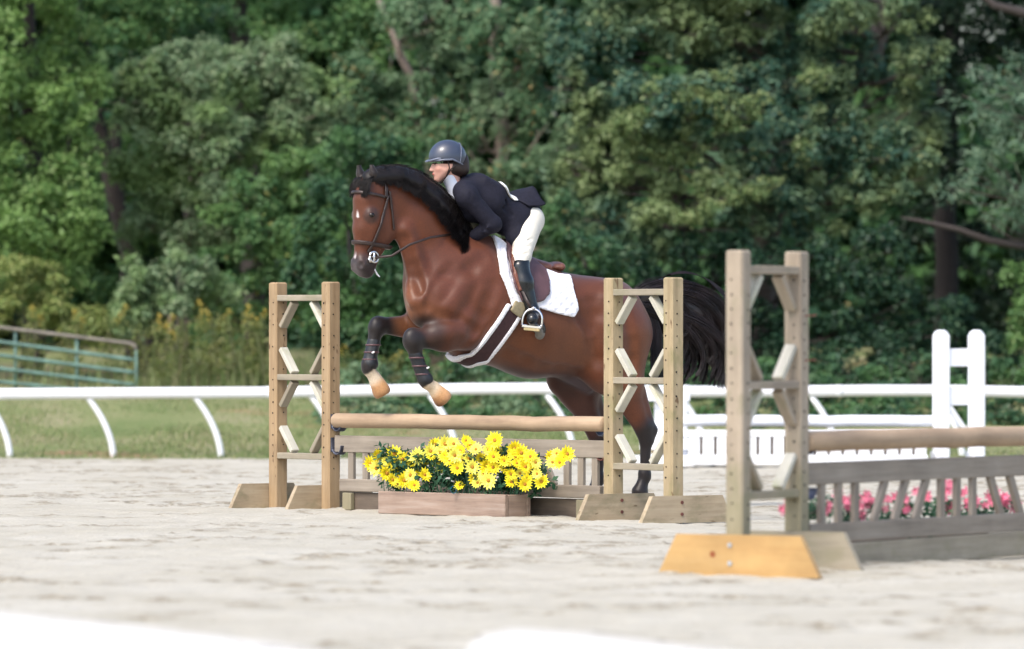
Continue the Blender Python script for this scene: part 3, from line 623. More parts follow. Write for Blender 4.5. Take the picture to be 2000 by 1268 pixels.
# green metal gate
GY = 64.6
root = thing('metal_gate', at(268, 795, GY), 'green tubular metal gate with a rusty top bar at the left edge', 'gate')
yl = [640, 668, 694, 720, 746, 770]; yr_ = [672, 703, 728, 752, 774, 794]
for i in range(6):
    mb = MB(); xe = 262
    mb.tube([at(-260, yl[i] - (yr_[i] - yl[i]) * .95, GY), at(0, yl[i], GY), at(xe - 8, yr_[i] - 1, GY)] + ([at(xe + 2, yr_[i] + 4, GY), at(xe + 4, yr_[i] + 14, GY)] if i == 0 else [at(xe, yr_[i], GY)]), .02, 10)
    mb.build('gate_bar', M['rust_metal'] if i == 0 else M['green_metal'], root, True)
for px in (30, 150, 266):
    f = px / 262; mb = MB(); yt = 640 + 32 * f + 3; yb = 770 + 24 * f
    mb.tube([at(px, yb, GY + .03 * (px != 266)), at(px, yt + (8 if px == 266 else 0), GY + .03 * (px != 266))], .022 if px == 266 else .028, 10, flat=.6); mb.build('upright', M['green_metal'], root, True)

# ================================================================== JUMPS
def sp(px, Y): return np.array([(px - 1000) / F * Y, Y, 0.0])
def standard(label, P1, P2, H, rungs, outer, mats, footlen, foothgt, cups=None, braces=True, pw=.098, group=None, footmat2=None, tops=None, name='jump_standard', hole=True, footoff=(0, 0), footpx=None):
    """two posts P1, P2 on the ground; outer = +1 if the feet sit on the P2-P1 side away from P1 ... given as a world vector"""
    P1 = np.array(P1); P2 = np.array(P2); a = P2 - P1; wd = np.linalg.norm(a); a /= wd; n = np.array([-a[1], a[0], 0]); UP = np.array([0, 0, 1.])
    root = thing(name, (P1 + P2) / 2, label, 'jump standard', group)
    outer = np.array(outer, float)
    for k, P in enumerate((P1, P2)):
        mb = MB(); h = H if tops is None else tops[k]
        mb.board(P - UP * .02, P + UP * h, a, pw, pw, 0, .009)
        if hole:
            z = .28
            while z < h - .12:
                for sgn in (-1, 1):
                    for nn, off in ((n, a), (a, n)):
                        if nn is a and (k == 0) == (sgn > 0): pass
                        if random.random() < .12: continue
                        mb.disc(P + UP * (z + random.uniform(-.006, .006)) + nn * sgn * (pw / 2) + off * (.012 * (-1) ** k + random.uniform(-.004, .004)), nn * sgn, random.uniform(.004, .007), 1, 6)
                z += .076
        mb.build('post', [mats['post'], M['hole']], root)
        # foot board on the outer face
        fp = P + outer * (pw / 2 + .021); dirn = n if n[0] > 0 else -n
        fl = footlen[k]; fh = foothgt; c = footoff[k]
        q = [fp - dirn * (fl / 2 - c) - UP * .01, fp + dirn * (fl / 2 + c) - UP * .01, fp + dirn * (fl / 2 + c - .55 * fh) + UP * fh, fp - dirn * (fl / 2 - c - .55 * fh) + UP * fh]
        mb = MB(); mb.prism([x - outer * .019 for x in q], outer * .038, 0)
        for zz in (.28, .74):
            mb.disc(fp + UP * fh * zz + outer * .019, outer, .013 if footmat2 and k == 0 else .011, 1, 10, .006)
        fm = mats['foot'] if not (footmat2 and k == 0) else footmat2
        if footmat2 and k == 0: mb.disc(fp - dirn * .1 + UP * fh * .5 + outer * .0185, outer, .017, 2, 12, .0015)
        mb.build('foot_board', [fm, M['bolt'] if footmat2 and k == 0 else M['cup_rust'], M['knot']], root)
    for z in rungs:
        mb = MB(); mb.board(P1 + a * (pw / 2 - .002) + UP * z, P2 - a * (pw / 2 - .002) + UP * z, UP, .042, .085, 0); mb.build('rung', mats['rung'], root)
    if braces:
        e = pw / 2; L = wd / 2 - e; q = min(.16, L * .62); zt, zm, zb = rungs
        def br(u0, z0, u1, z1, m, side):
            A = (P1 + e * a if side < 0 else P2 - e * a); s_ = 1 if side < 0 else -1
            mb = MB(); mb.board(A + a * s_ * u0 + UP * z0, A + a * s_ * u1 + UP * z1, n, .062, .034, 0); mb.build('brace', m, root)
        for i, side in enumerate((-1, 1)):
            br(q, zt - .03, .012, zt - .2, mats['brace'][(i) % 2], side)
            br(.012, zm + .2, q, zm + .03, mats['brace'][(i + 1) % 2], side)
            br(q, zm - .03, .012, zm - .2, mats['brace'][(i) % 2], side)
            br(.012, zb + .2, q, zb + .03, mats['brace'][(i + 1) % 2], side)
    if cups:
        for (P, z, dirv, m) in cups:
            mb = MB(); c = P + dirv * (pw / 2 + .001) + UP * z; side = np.cross(dirv, UP)
            mb.board(c - UP * .045, c + UP * .055, side, .07, .008, 0, .002)
            arc = [c + dirv * (.055 + .055 * math.cos(t)) + UP * (-.0 - .06 * math.sin(t)) for t in np.linspace(math.pi, 0, 9)]
            mb.tube(arc, .03, 8, flat=.15, flatdir=UP) if False else None
            for q in range(8): mb.board(arc[q], arc[q + 1], side, .06, .008, 0, .002)
            mb.build('jump_cup', m, root)
    return root
A1, A2 = sp(543, 42.8), sp(646, 42.28)
B1, B2 = sp(1198, 40.2), sp(1315, 39.7)
ax = (B1 - A2) / np.linalg.norm(B1 - A2); per = np.array([-ax[1], ax[0], 0]); per = per if per[1] < 0 else -per   # towards the camera side
UPV = np.array([0, 0, 1.])
wl = {'post': M['wood_tan'], 'foot': M['wood_sand'], 'rung': M['wood_greyplain'], 'brace': (M['wood_greyplain'], M['wood_light'])}
wr = {'post': M['wood_yellow'], 'foot': M['wood_sand'], 'rung': M['wood_greyplain'], 'brace': (M['wood_light'], M['wood_light'])}
wn = {'post': M['wood_grey'], 'foot': M['wood_greyplain'], 'rung': M['wood_grey'], 'brace': (M['wood_light'], M['wood_grey'])}
aL = (A2 - A1) / np.linalg.norm(A2 - A1); aR = (B2 - B1) / np.linalg.norm(B2 - B1)
standard('tan timber jump standard at the left end of the flower jump', A1, A2, 1.565, (1.455, .905, .36), -aL, wl, (.62, .78), .165,
         [(A2, .6, aL, M['cup']), (A2, .44, aL, M['cup'])], footoff=(-.05, .06))
standard('yellowish timber jump standard at the right end of the flower jump', B1, B2, 1.575, (1.48, .905, .345), aR, wr, (.72, .76), .165,
         [(B1, .6, -aR, M['cup']), (B1, .44, -aR, M['cup_rust'])], footoff=(0, .05))
# top pole
def pole(label, a, b, r, m, name='jump_pole', group=None):
    a = np.array(a, float); b = np.array(b, float); mb = MB(); d = (b - a) / np.linalg.norm(b - a); N = 12
    P = [a - d * .0, a + d * .012] + [a + (b - a) * (k / N) + RNG.normal(size=3) * .002 for k in range(1, N)] + [b - d * .012, b]
    mb.tube(P, [r * .86, r] + [r] * (N - 1) + [r, r * .86], 20); o = mb.build(name, m, None, True); return tag(o, label, 'pole', group)
pole('tan round top pole over the yellow flower jump', A2 + ax * .07 + UPV * .612 + per * .02, B1 - ax * .06 + UPV * .618 + per * .02, .05, M['pole_tan'])
def gate(label, a, b, ztop, zbot, hT, hB, n_, m, seq):
    a = np.array(a); b = np.array(b); d = b - a; L = np.linalg.norm(d); d /= L
    root = thing('picket_gate', (a + b) / 2, label, 'jump gate')
    mb = MB(); mb.board(a + UPV * ztop, b + UPV * ztop, UPV, hT, .04); mb.build('top_plank', m, root)
    mb = MB(); mb.board(a + d * .05 + UPV * zbot, b - d * .05 + UPV * zbot, UPV, hB, .04); mb.build('bottom_plank', m, root)
    nrm = np.array([-d[1], d[0], 0])
    z0, z1 = zbot + hB / 2 - .01, ztop - hT / 2 + .01
    for (u, lean) in seq:
        p0 = a + d * (u * L - lean / 2) + UPV * z0; p1 = a + d * (u * L + lean / 2) + UPV * z1
        mb = MB(); mb.board(p0, p1, nrm, .028, .055, 0, .003); mb.build('picket', m, root)
    return root
seq = [(.06, 0), (.115, 0), (.17, 0), (.25, .13), (.32, .13), (.39, .13), (.46, 0), (.515, 0), (.57, 0), (.65, -.13), (.72, -.13), (.79, -.13), (.86, 0), (.91, 0), (.96, 0)]
gate('weathered brown picket gate behind the yellow flowers', A2 + ax * .06, B1 - ax * .06, .452, .17, .115, .085, per, M['wood_brown'], seq)
mb = MB(); g0 = A2 + ax * .15 - per * .03; g1 = B1 - ax * .1 - per * .03
mb.board(g0 + UPV * .055, g1 + UPV * .055, UPV, .13, .05); o = mb.build('ground_board', M['wood_dark'])
for u in (.02, .5, .93):
    mb = MB(); q = g0 + (g1 - g0) * u + per * .045; mb.board(q - UPV * .0, q + UPV * .118, ax, .09, .036); mb.build('batten', M['wood_grey'], o)
tag(o, 'dark low ground board under the brown gate of the flower jump', 'board')
# planter with yellow flowers
F0, F1 = sp(742, 41.35), sp(990, 40.45); fa = (F1 - F0) / np.linalg.norm(F1 - F0); fn = np.array([-fa[1], fa[0], 0]); fn = fn if fn[1] > 0 else -fn
def planter(name, label, F0, F1, fa, fn, hgt, dep, m, cat='flower box'):
    root = thing(name, (F0 + F1) / 2 + fn * dep / 2, label, cat)
    for p, q in ((F0, F1), (F0 + fn * dep, F1 + fn * dep)):
        mb = MB(); mb.board(p + UPV * hgt / 2, q + UPV * hgt / 2, UPV, hgt, .036); mb.build('long_board', m, root)
    for p, dd in ((F0, .02), (F1, -.02)):
        mb = MB(); mb.board(p + fa * dd + fn * .019 + UPV * hgt / 2, p + fa * dd + fn * (dep - .019) + UPV * hgt / 2, UPV, hgt - .004, .036); mb.build('end_board', m, root)
    return root
root = planter('flower_box', 'brown timber planter box full of yellow daisies', F0, F1, fa, fn, .15, .2, M['wood_planter'])
def blossom(parent, c, nrm, r, mp, me_, petals=12, cup=.35):
    c = np.array(c, float); nrm = np.array(nrm, float); nrm /= np.linalg.norm(nrm); u = np.cross(nrm, [0, 0, 1.]); u /= np.linalg.norm(u) + 1e-9; v = np.cross(nrm, u)
    mb = MB(); ph = random.random()
    for ring, (rr, cu) in enumerate(((1, cup), (.68, cup * 1.8))):
        for k in range(petals):
            an = 2 * math.pi * (k + ph + ring * .5) / petals; d = u * math.cos(an) + v * math.sin(an); s_ = -u * math.sin(an) + v * math.cos(an); R_ = r * rr * random.uniform(.85, 1.1)
            P = [c + d * R_ * .15, c + d * R_ * .6 + s_ * R_ * .17 + nrm * R_ * cu * .5, c + d * R_ + nrm * R_ * cu * random.uniform(.4, 1.2), c + d * R_ * .6 - s_ * R_ * .17 + nrm * R_ * cu * .5]
            mb.add(P, [(0, 1, 2, 3)], 0)
    mb.tube([c + nrm * r * .02, c + nrm * r * .16, c + nrm * r * .24], [r * .21, r * .2, r * .08], 9, 1)
    return mb.build('blossom', [mp, me_], parent)
rg = random.Random(5)
B = [(722, 905), (735, 888), (735, 918), (752, 903), (757, 922), (772, 885), (770, 908), (783, 925), (790, 895), (795, 912), (765, 935), (778, 945), (790, 938), (803, 930), (812, 945), (808, 905), (822, 915), (818, 890), (835, 900), (830, 925), (842, 880), (852, 900), (848, 870), (862, 885), (868, 866), (858, 912), (875, 880), (885, 868), (890, 890), (878, 900), (896, 915), (905, 900), (903, 880), (916, 870), (915, 893), (925, 912), (930, 880), (938, 898), (928, 935), (942, 925), (935, 945), (950, 910), (955, 880), (968, 870), (962, 893), (975, 885), (952, 938), (985, 900), (990, 915), (1002, 873), (1005, 890), (998, 928), (1012, 905), (1015, 925), (1025, 912), (1030, 935), (1038, 920), (1045, 905), (1035, 895), (1022, 945), (1050, 925), (1075, 893), (1088, 888), (1100, 895), (1082, 905), (1095, 905), (1105, 888), (1060, 940), (970, 862), (910, 862), (895, 948), (1000, 945), (845, 888), (870, 895), (960, 915), (1020, 885)]
zc = .0
for (px, py) in B:
    f = (px - 742) / 270; Y = 41.4 - f * 1.0 + rg.uniform(-.02, .16) - (.06 if py > 925 else 0)
    if px > 1060: Y += .0
    p = at(px + rg.uniform(-3, 3), py + rg.uniform(-3, 3), Y)
    blossom(root, p, (rg.uniform(-.6, .5), -1, rg.uniform(-.1, .6)), rg.uniform(.04, .066), M['yellow'] if rg.random() < .6 else M['yellow_pale'], M['flower_eye'], 14)
bl = []
for k in range(44):
    f = rg.uniform(0, 1); px = 750 + f * 330; Y = 41.42 - f * 1.1; p = at(px, rg.uniform(890, 955), Y + .04); bl.append((p, (.08, .07, .07), 1))
G_silk = lm('silk_flower_leaves', [(0, (.02, .075, .04)), (.6, (.04, .13, .07)), (1, (.1, .2, .1))])
V, Fc = leafcloud(bl, .045, 1.2, .2, 91, .5); mobj('foliage', V, Fc, G_silk, root)
mb = MB()
for k in range(40):
    f = rg.uniform(0, 1); px = 750 + f * 290; Y = 41.42 - f * 1.05; a_ = at(px, 965, Y); b_ = at(px + rg.uniform(-25, 25), rg.uniform(890, 930), Y); mb.tube([a_, (a_ + b_) / 2, b_], .003, 5)
mb.build('stems', G_silk, root)
mb = MB(); c = at(880, 957, 40.75); mb.tube([c + np.array([.04 * math.cos(t) * math.cos(t), 0, .025 * math.sin(2 * t)]) for t in np.linspace(0, 6.28, 17)], .006, 6, flat=.4); mb.build('ribbon', M['ribbon'], root)

# near jump at the right
C1, C2 = sp(1442, 31.2), sp(1556, 31.75); an_ = (C2 - C1) / np.linalg.norm(C2 - C1)
nd = np.array([.54, .84, 0]); nd /= np.linalg.norm(nd); C3 = C2 + nd * 3.35; C4 = C3 + nd * .6
o = standard('tall grey timber jump standard with one fresh orange foot board', C1, C2, 1.643, (1.545, .955, .395), -an_, wn, (.93, .85), .2,
         [(C2, .655, nd, M['cup']), (C2, .42, nd, M['cup'])], footmat2=M['wood_orange'], footoff=(.045, .0))
mb = MB()
for z in (1.31, 1.08): mb.tube([C2 + UPV * z + np.array([.04, -.04, 0]), C2 + UPV * z + np.array([.1, -.05, .004])], .004, 6)
mb.build('pin', M['cup_rust'], o)
nper = np.array([nd[1], -nd[0], 0])
pole('tan round pole on the right hand jump above pink flowers', C2 + nd * .07 + UPV * .66, C3 - nd * .06 + UPV * .655, .055, M['pole_tan'])
gate('brown picket gate of the right hand jump in front of pink flowers', C2 + nd * .06, C3 - nd * .06, .492, .182, .115, .10, nper, M['wood_brown'], seq)
mb = MB(); g0 = C2 + nd * .15; g1 = C2 + nd * 2.95; mb.board(g0 + UPV * .055, g1 + UPV * .065, UPV, .13, .05); o = mb.build('ground_board', M['wood_greyplain'])
mb = MB(); q = g0 + (g1 - g0) * .88 + nper * .045; mb.board(q, q + UPV * .14, nd, .1, .036); mb.build('batten', M['wood_brown'], o)
tag(o, 'grey low ground board under the brown gate of the right hand jump', 'board')
P0 = C2 + nd * .1 - nper * .45; P1_ = C2 + nd * 2.9 - nper * .45
root = planter('flower_box', 'low timber planter of pink flowers behind the right hand gate', P0, P1_, nd, -nper, .1, .16, M['wood_dark'])
for (px, py, n_) in [(1535, 997, 5), (1552, 985, 3), (1605, 1000, 4), (1660, 990, 5), (1672, 1005, 3), (1700, 982, 5), (1720, 990, 5), (1755, 985, 4), (1765, 1002, 3), (1800, 975, 3), (1850, 958, 4), (1848, 990, 3), (1880, 975, 3), (1895, 985, 4), (1915, 985, 3), (1940, 980, 5), (1955, 985, 4), (1975, 993, 3), (1640, 975, 2), (1860, 1003, 3)]:
    f = (px - 1556) / 440; Y = 32.1 + f * 2.4
    for k in range(n_ + 1):
        blossom(root, at(px + rg.uniform(-14, 14), py - 4 + rg.uniform(-12, 10), Y + rg.uniform(-.05, .05)), (rg.uniform(-.6, .5), -1, rg.uniform(0, .7)), rg.uniform(.028, .04), M['pink'], M['pink'], 7, .7)
bl = []
for k in range(34):
    f = rg.uniform(-.05, 1); px = 1556 + f * 430; Y = 32.15 + f * 2.4; bl.append((at(px, rg.uniform(985, 1030), Y), (.07, .06, .06), 1))
V, Fc = leafcloud(bl, .04, .8, .2, 92, .5); mobj('foliage', V, Fc, G_silk, root)

# white jump at the back
WY = 55.4
ww = {'post': M['white_paint'], 'foot': M['white_paint'], 'rung': M['white_paint'], 'brace': (M['white_paint'], M['white_paint'])}
root = thing('jump_standard', sp(1872, WY), 'white painted jump standard in the background at right', 'jump standard')
P1_, P2_ = sp(1838, WY), sp(1907, WY + .1)
for P in (P1_, P2_):
    mb = MB(); mb.board(P, P + UPV * 1.19, (1, 0, 0), .15, .12, 0, .012); mb.tube([P + UPV * 1.185, P + UPV * 1.21, P + UPV * 1.228], [.07, .06, .03], 12)
    mb.build('post', M['white_paint'], root)
    mb = MB(); mb.board(P + np.array([-.05, -.4, .06]), P + np.array([-.05, .4, .06]), UPV, .13, .04); mb.build('foot_board', M['white_paint'], root)
for z0, z1 in ((.9, 1.06), (.55, .72)):
    mb = MB(); mb.board(P1_ + np.array([.06, 0, (z0 + z1) / 2]), P2_ + np.array([-.06, 0, (z0 + z1) / 2]), UPV, z1 - z0, .06); mb.build('rung', M['white_paint'], root)
mb = MB(); mb.board(P1_ + np.array([.07, 0, .54]), P2_ + np.array([-.06, 0, .26]), (0, 1, 0), .07, .05); mb.build('brace', M['white_paint'], root)
root = thing('jump_standard', sp(1290, WY), 'low white jump standard behind the horse hind leg', 'jump standard')
P1_, P2_ = sp(1291, WY), sp(1330, WY + .6)
for P, h in ((P1_, .62), (P2_, .62)):
    mb = MB(); mb.board(P, P + UPV * h, (1, 0, 0), .12, .1, 0, .01); mb.build('post', M['white_paint'], root)
    mb = MB(); mb.board(P + np.array([-.3, -.09, .05]), P + np.array([.3, -.09, .05]), UPV, .1, .04); mb.build('foot_board', M['white_paint'], root)
mb = MB(); mb.board(at(1249, 768, WY - .1), at(1345, 768, WY + .0), UPV, .145, .1); mb.build('top_beam', M['white_paint'], root)
mb = MB(); mb.board(P1_ + np.array([.06, 0, .42]), P2_ + np.array([0, -.1, .2]), UPV, .09, .05); mb.build('brace', M['white_paint'], root)
mb = MB(); mb.board(sp(1250, WY - .12) + UPV * .2, sp(1345, WY - .1) + UPV * .2, UPV, .1, .04); mb.build('rung', M['white_paint'], root)
pole('white round pole of the white jump in the background', at(1322, 822, WY), at(1826, 823, WY), .052, M['white_paint'])
root = thing('jump_box', sp(1580, WY - .2), 'white slotted box panel below the white pole in the background', 'jump panel')
x0, x1 = sp(1342, WY - .25), sp(1812, WY - .25)
zt_, zb_ = 1.25 - (840 - 640) / F * (WY - .25), 1.25 - (908 - 640) / F * (WY - .25)
mb = MB(); mb.board(x0 + UPV * (zt_ - .03), x1 + UPV * (zt_ - .03), UPV, .06, .05); mb.build('top_plank', M['white_paint'], root)
mb = MB(); mb.board(x0 + UPV * (zb_ + .045), x1 + UPV * (zb_ + .045), UPV, .085, .05); mb.build('bottom_plank', M['white_paint'], root)
N = 17
for i in range(N):
    q = x0 + (x1 - x0) * ((i + .5) / N); mb = MB(); mb.board(q + UPV * (zb_ + .085), q + UPV * (zt_ - .055), (1, 0, 0), .10, .03); mb.build('slat', M['white_paint'], root)
mb = MB(); mb.board(x0 + np.array([.03, .32, (zt_ + zb_) / 2]), x1 + np.array([-.03, .32, (zt_ + zb_) / 2]), UPV, zt_ - zb_ - .02, .03); mb.build('back_board', M['wood_dark'], root)

# ================================================================== HORSE AND RIDER
YAW = R(29); X0H, Y0H = 0.0, 42.0
cY, sY = math.cos(YAW), math.sin(YAW)
def hp(px, py, t=0.0):
    """photo point + lateral offset t (m, + = the horse's left, near side) -> (s forward, t, z) in the horse's own frame"""
    a = (px - 1000) / F
    s = (X0H + t * sY - a * Y0H + a * t * cY) / (cY - a * sY)
    Y = Y0H - s * sY - t * cY
    return np.array([s, t, CAMH - (py - HY) / F * Y])
def tow(V):
    V = np.asarray(V, float); s, t, z = V[:, 0], V[:, 1], V[:, 2]
    return np.stack([X0H - s * cY + t * sY, Y0H - s * sY - t * cY, z], 1)
def hw(p): return tow(np.array([p]))[0]
H = hp
def trunk_prims(f):
    k = .08
    f.cone(H(868, 566), H(935, 592), .285, .375, .74, k)
    f.cone(H(935, 592), H(1040, 628), .385, .37, .80, k)
    f.cone(H(1040, 628), H(1120, 640), .37, .325, .84, k)
    f.cone(H(1120, 640), H(1185, 640), .325, .30, .86, k)
    f.cone(H(950, 510), H(985, 535), .13, .14, .6, .12)                      # withers
    f.cone(H(1100, 590), H(1190, 590), .13, .14, 1.2, .12)                   # croup
    for sg in (-1, 1):
        f.cone(H(935, 520, sg * .13), H(842, 590, sg * .15), .12, .13, .7, .07)   # shoulder blade
        f.cone(H(850, 585, sg * .15), H(905, 640, sg * .19), .12, .12, .8, .06)   # upper arm, triceps
        f.ell(H(828, 600, sg * .085), (.115, .1, .14), None, .05)            # breast
        f.cone(H(1175, 610, sg * .15), H(1215, 650, sg * .16), .20, .2, .75, .08)
def horse_prims(f):
    trunk_prims(f)
    # neck
    f.cone(H(880, 530), H(826, 432), .28, .19, .55, .12)
    f.cone(H(826, 432), H(768, 382), .19, .13, .55, .07)
    f.cone(H(768, 378), H(735, 378), .13, .10, .62, .05)
    for sg in (-1, 1): f.cone(H(790, 450, sg * .055), H(830, 570, sg * .09), .065, .08, 1, .04)   # jugular muscle
    for (a, b, t1, t2, r) in (((905, 500), (838, 600), .24, .25, .012), ((930, 560), (880, 640), .3, .3, .010), ((1150, 590), (1165, 700), .3, .33, .014), ((1205, 600), (1228, 720), .3, .3, .012)):
        f.cone(H(*a, t1), H(*b, t2), r, r, 1, .05, True)
    # hind legs
    for (hip, but, sti, gas, hok, hkp, fet, pas, hf, t) in (
        ((1190, 650), (1226, 655), (1185, 722), (1215, 750), (1262, 846), (1276, 840), (1259, 928), (1254, 946), (1250, 960), .17),
        ((1150, 660), (1190, 660), (1108, 735), (1130, 765), (1172, 862), (1188, 855), (1168, 935), (1162, 952), (1158, 968), -.16)):
        f.cone(H(*hip, t), H(*sti, t * 1.05), .2, .145, .72, .07)
        f.cone(H(*but, t * .85), H(gas[0] + 8, gas[1] - 5, t), .155, .125, .8, .06)
        f.cone(H(*sti, t * 1.05), H(*gas, t), .135, .125, .75, .05)
        f.cone(H(*gas, t), H(hok[0] - 5, hok[1] - 8, t), .125, .06, .75, .04)
        f.cone(H(*hkp, t), H(gas[0] + 35, gas[1] + 15, t), .022, .04, 1, .03)      # hamstring cord
        f.cone(H(hok[0] - 4, hok[1] - 10, t), H(hok[0], hok[1] + 14, t), .062, .05, .85, .03)
        f.cone(H(*hkp, t), H(hok[0] + 6, hok[1] + 14, t), .034, .034, .9, .02)
        f.cone(H(hok[0], hok[1] + 10, t), H(fet[0], fet[1] - 8, t), .042, .035, .9, .02)
        f.cone(H(fet[0], fet[1] - 3, t), H(fet[0] + 1, fet[1] + 4, t), .045, .043, .95, .02)
        f.cone(H(*fet, t), H(*pas, t), .038, .038, 1, .02)
        f.cone(H(*pas, t), H(*hf, t), .042, .06, .95, .008)
    # forelegs
    L = dict(t=.19); t = .19
    f.cone(H(905, 645, t), H(868, 655, t), .125, .105, .75, .06)
    f.cone(H(868, 655, t), H(818, 662, t), .105, .062, .85, .04)
    f.ell(H(806, 662, t), (.072, .058, .078), None, .03)
    f.cone(H(806, 672, t), H(812, 690, t), .055, .042, 1, .03)
    f.cone(H(810, 685, t), H(829, 738, t), .040, .036, .95, .02)
    f.cone(H(829, 742, t), H(833, 748, t), .046, .044, 1, .02)
    f.cone(H(832, 746, t), H(848, 759, t), .038, .04, 1, .02)
    f.cone(H(846, 756, t), H(864, 778, t), .044, .066, .95, .006); e = H(864, 778, t); d_ = e - H(846, 756, t); d_ /= np.linalg.norm(d_); f.cone(e + d_ * .235, e + d_ * .236, .21, .21, 1, .006, True)
    t = -.17
    f.cone(H(880, 640, t), H(820, 640, t), .13, .095, .8, .06)
    f.cone(H(820, 640, t), H(750, 636, t), .092, .056, .85, .04)
    f.ell(H(737, 636, t), (.06, .055, .066), None, .03)
    f.cone(H(734, 645, t), H(731, 662, t), .05, .04, 1, .03)
    f.cone(H(731, 660, t), H(719, 708, t), .038, .035, .95, .02)
    f.cone(H(718, 712, t), H(719, 720, t), .046, .045, 1, .02)
    f.cone(H(720, 722, t), H(732, 738, t), .04, .04, 1, .02)
    f.cone(H(730, 735, t), H(745, 764, t), .044, .064, .95, .006); e = H(745, 764, t); d_ = e - H(730, 735, t); d_ /= np.linalg.norm(d_); f.cone(e + d_ * .235, e + d_ * .236, .21, .21, 1, .006, True)
    # sheath and udder region, flank folds
    f.cone(H(1120, 725), H(1150, 745), .08, .07, .8, .06)
    f.cone(H(1150, 728, .13), H(1172, 742, .15), .06, .07, .6, .05)
# head frame
PSI = R(9); P0h = H(735, 352)
nn = np.array([math.cos(PSI), math.sin(PSI), 0]); ll = np.array([-math.sin(PSI), math.cos(PSI), 0])
dd = np.array([.10 * math.cos(PSI), .10 * math.sin(PSI), -1]); dd /= np.linalg.norm(dd); nn = nn - dd * nn.dot(dd); nn /= np.linalg.norm(nn)
HM = np.array([nn, ll, dd])
def hd(n, l, d): return P0h + nn * n + ll * l + dd * d
def head_prims(f, ears=True):
    k = .03
    f.ell(hd(.035, 0, .09), (.115, .1, .13), HM, k)
    f.cone(hd(.06, 0, .16), hd(.075, 0, .34), .098, .068, .92, .04)
    f.cone(hd(.075, 0, .34), hd(.07, 0, .53), .068, .052, .9, .03)
    for sg in (-1, 1):
        f.ell(hd(-.045, sg * .06, .27), (.125, .045, .15), HM, .04)
        f.cone(hd(.04, sg * .075, .30), hd(.05, sg * .05, .44), .026, .018, 1, .04)     # facial crest
        f.cone(hd(-.06, sg * .035, .36), hd(.0, sg * .02, .54), .06, .045, .8, .04)
        f.ell(hd(.078, sg * .086, .245), (.035, .026, .036), HM, .03)
        f.ell(hd(.095, sg * .045, .585), (.034, .032, .042), HM, .02)
    f.ell(hd(.055, 0, .575), (.072, .064, .08), HM, .03)
    f.cone(hd(.05, 0, .62), hd(.015, 0, .63), .042, .04, 1.1, .025)
    f.cone(hd(.0, 0, .585), hd(-.015, 0, .605), .046, .032, 1, .025)
    for sg in (-1, 1):
        f.ell(hd(.118, sg * .062, .590), (.018, .018, .024), HM, .012, True)
    if ears:
        for sg in (-1, 1):
            f.cone(hd(.055, sg * .06, .03), hd(.085, sg * .075, -.03), .034, .033, .8, .02)
            f.cone(hd(.085, sg * .075, -.03), hd(.115, sg * .07, -.13), .033, .006, .8, .012)
            f.cone(hd(.118, sg * .088, .0), hd(.135, sg * .082, -.09), .018, .008, .8, .012, True)
lo = [-1.35, -.5, -.12]; hi = [1.45, .5, 2.35]
fh = Field(lo, hi, .0125); horse_prims(fh)
fh.ell(P0h, (.01, .01, .01)); head_prims(fh)
def surf_t(px, py):
    for t in np.arange(.46, .02, -.004):
        q = H(px, py, t); i = np.round((q - fh.lo) / fh.v).astype(int)
        if (i >= 0).all() and (i < fh.n).all() and fh.F[tuple(i)] < 0: return t
    return None
def relief(pts, r, dep, sub=True, k=.05):
    P = []
    for (x0, y0), (x1, y1) in zip(pts[:-1], pts[1:]):
        for q in (0, .5): P.append((x0 + (x1 - x0) * q, y0 + (y1 - y0) * q))
    P.append(pts[-1]); ts = [surf_t(*p) for p in P]; P = [(p, t) for p, t in zip(P, ts) if t]
    for (p0, t0), (p1, t1) in zip(P[:-1], P[1:]):
        o = (r - dep) if sub else (dep - r)
        a = H(*p0, t0) + [0, o, 0]; b = H(*p1, t1) + [0, o, 0]; fh.cone(a, b, r, r, 1, k, sub); a[1] *= -1; b[1] *= -1
for pts, r, d in (([(940, 500), (895, 540), (850, 590)], .045, .006), ([(962, 555), (942, 615), (918, 668)], .04, .008), ([(852, 614), (890, 622), (925, 648)], .03, .010),
                  ([(786, 470), (800, 520), (815, 565)], .03, .010), ([(1152, 590), (1160, 645), (1160, 700)], .06, .010), ([(1222, 610), (1236, 670), (1230, 735)], .03, .010),
                  ([(1095, 575), (1130, 600), (1150, 640)], .05, .004), ([(985, 690), (1060, 722), (1120, 728)], .03, .003), ([(880, 520), (850, 560), (835, 600)], .025, .006)):
    relief(pts, r, d * .5)
for pts, r, d in (([(910, 560), (885, 600)], .08, .009), ([(870, 560), (850, 590)], .05, .010), ([(900, 648), (860, 655)], .05, .008), ([(1195, 640), (1200, 700)], .09, .014), ([(1190, 585), (1215, 600)], .05, .010), ([(806, 560), (812, 590)], .03, .008)):
    relief(pts, r, d * .4, False)
V, Q = fh.mesh(smooth=1)
# coat colours painted by region, some orange highlights among them
def segd(V, a, b):
    a = np.array(a); b = np.array(b); e = b - a; h = np.clip(((V - a) @ e) / (e @ e), 0, 1); return np.linalg.norm(V - a - h[:, None] * e, axis=1)
Cc = np.tile(np.array([.102, .030, .0125]), (len(V), 1))
def paint(c, a, b, r, soft, amt=1):
    global Cc
    d = segd(V, a, b); m = np.clip((r + soft - d) / soft, 0, 1) * amt; m = (m * m * (3 - 2 * m))[:, None]; Cc = Cc * (1 - m) + np.array(c) * m
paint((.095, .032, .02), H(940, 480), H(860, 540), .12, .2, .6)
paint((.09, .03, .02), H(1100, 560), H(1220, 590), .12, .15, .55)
paint((.21, .08, .034), H(800, 590, .05), H(840, 620, .1), .08, .12, .7)  # orange highlight on the breast painted into the coat
paint((.19, .07, .03), H(1000, 690, .2), H(1120, 690, .2), .1, .15, .5)
